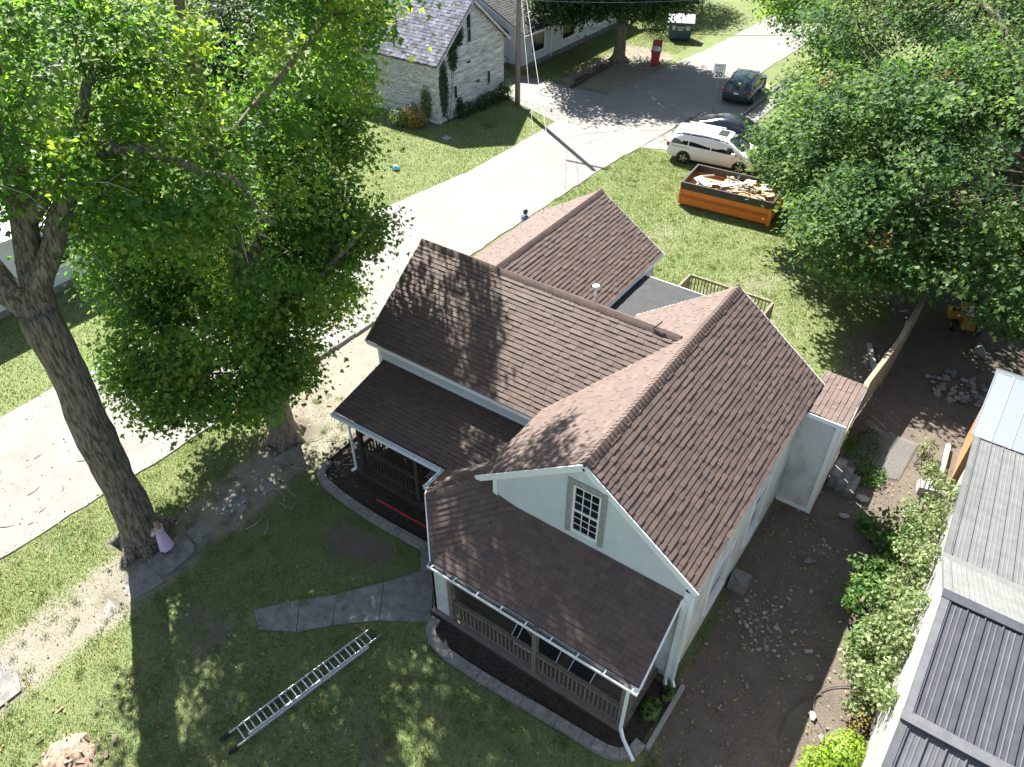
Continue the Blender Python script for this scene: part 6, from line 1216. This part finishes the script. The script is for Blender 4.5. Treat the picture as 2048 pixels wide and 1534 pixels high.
# ------------------------------------------------------------ grass blades
def blades(n, x0, x1, y0, y1, h0, h1, w, seed, name, lab):
    r_ = np.random.default_rng(seed); x = r_.uniform(x0, x1, n); y = r_.uniform(y0, y1, n); d, p = ground_w(x, y)
    k_ = r_.uniform(0, 1, n) > np.clip(d*1.02+p*.72, 0, .985)
    k_ &= ~((x > lx(y)-.03) & (x < rx(y)+.05))
    for (a0, a1, c0, c1) in ((-9.75, -4.5, 8, 13.3), (-9.0, -2.3, .5, 8.3), (-2.4, 2.9, -.1, 8.3), (-3.05, 3.2, -2.6, 0), (2.7, 3.9, 7.1, 9), (-4.6, -.9, 8, 14.9), (7.0, 20, -6, 14.4), (-34, -25.3, -8.2, 3.4), (-34.2, -23.9, 24, 30.7), (-35, -25.3, 32, 51), (-25.4, -18.4, 30.4, 34.3), (-12.6, -8.7, 28.2, 33.5), (-12.3, -8.7, 33.4, 46), (-9.3, -4.4, -.5, 3.0)): k_ &= ~((x > a0) & (x < a1) & (y > c0) & (y < c1))
    # front walk
    fu = (x+6.7)/3.4; yl = np.interp(x, [q_[0] for q_ in lo], [q_[1] for q_ in lo]); yh = np.interp(x, [q_[0] for q_ in hi], [q_[1] for q_ in hi]); k_ &= ~((x > -6.9) & (x < -2.9) & (y > yl) & (y < np.where(x < -4.0, yh, -.5)))
    k_ &= ~((x > -10.85) & (x < -9.8) & (y < .9) & (r_.uniform(0, 1, n) < .75))
    x, y, p, d = x[k_], y[k_], p[k_], d[k_]; n = len(x); h = r_.uniform(h0, h1, n)*(.55+.9*fbm(x, y, .8, 44)); a = r_.uniform(0, 6.283, n); ln = r_.uniform(.2, 1.0, n)*h; la_ = r_.uniform(0, 6.283, n)
    P0 = np.stack([x-np.cos(a)*w/2, y-np.sin(a)*w/2, np.full(n, -.015)], -1); P1 = np.stack([x+np.cos(a)*w/2, y+np.sin(a)*w/2, np.full(n, -.015)], -1); P2 = np.stack([x+np.cos(la_)*ln, y+np.sin(la_)*ln, h], -1)
    vs = np.stack([P0, P1, P2], 1).reshape(-1, 3); tr = np.arange(n*3).reshape(-1, 3); rn = np.clip(.18+.5*fbm(x, y, .35, 77)+r_.normal(0, .16, n)+p*.3, 0, 1)
    o_ = tri_mesh(name, vs, tr, rn, 'grass_blade', kind='stuff'); tag(o_, lab, 'grass')
blades(260000, -14.2, 5, -12.5, 3, .02, .06, .02, 5, 'grass', 'short mown grass of the front lawn and verge')
blades(220000, -13.4, 8, 8, 34, .025, .065, .03, 6, 'grass', 'sunlit grass of the back lot around the skip')
blades(180000, -33, -18.4, -8, 58, .03, .08, .04, 7, 'grass', 'grass of the lawns across the road')
blades(9000, 3.0, 7.0, -6, 6, .05, .13, .02, 8, 'grass', 'sparse weeds and grass of the dirt yard')

# tufts of taller grass and fallen leaves
def tufts(n, x0, x1, y0, y1, seed, name, lab):
    r_ = np.random.default_rng(seed); cx_, cy_ = r_.uniform(x0, x1, n), r_.uniform(y0, y1, n); d, p = ground_w(cx_, cy_); k_ = (d < .8) & ~((cx_ > lx(cy_)) & (cx_ < rx(cy_))) & ~((cx_ > -9.2) & (cx_ < 3.3) & (cy_ > -2.7) & (cy_ < 15))
    cx_, cy_ = cx_[k_], cy_[k_]; m_ = 26; x = np.repeat(cx_, m_)+r_.normal(0, .07, len(cx_)*m_); y = np.repeat(cy_, m_)+r_.normal(0, .07, len(cx_)*m_); N_ = len(x); h = r_.uniform(.06, .15, N_); a = r_.uniform(0, 6.28, N_); l_ = r_.uniform(.3, 1, N_)*h; la_ = r_.uniform(0, 6.28, N_); w = .016
    vs = np.stack([np.stack([x-np.cos(a)*w/2, y-np.sin(a)*w/2, np.full(N_, -.01)], -1), np.stack([x+np.cos(a)*w/2, y+np.sin(a)*w/2, np.full(N_, -.01)], -1), np.stack([x+np.cos(la_)*l_, y+np.sin(la_)*l_, h], -1)], 1).reshape(-1, 3)
    o_ = tri_mesh(name, vs, np.arange(N_*3).reshape(-1, 3), np.clip(r_.normal(.35, .2, N_), 0, 1), 'grass_blade', kind='stuff'); tag(o_, lab, 'grass')
tufts(900, -14, 5, -12, 3, 15, 'grass_tufts', 'taller grass tufts dotting the front lawn')
tufts(1000, -13.2, 3, 8, 34, 16, 'grass_tufts', 'taller grass tufts dotting the back lot')
ramp_mat('fallen', [(.10, .06, .03), (.22, .14, .05), (.35, .27, .08), (.16, .15, .05)], 'attr', rough=.8, bump=0, speck=0)
r_ = np.random.default_rng(99); n = 3600; x = np.concatenate([r_.uniform(-20, 4, n), r_.uniform(2.9, 6.8, 700)]); y = np.concatenate([r_.uniform(-12, 9, n), r_.uniform(-4, 11, 700)]); k_ = ~((x > -9.1) & (x < 2.95) & (y > -2.6)); x, y = x[k_], y[k_]
cen = np.stack([x, y, np.where((x > lx(y)) & (x < rx(y)), .03, .045)], -1); o_ = leaves('fallen_leaves', cen, .07, 'fallen', None, LEAF2, upb=3.5, seed=98); tag(o_, 'dry fallen leaves scattered over lawn, road and dirt yard', 'leaves')
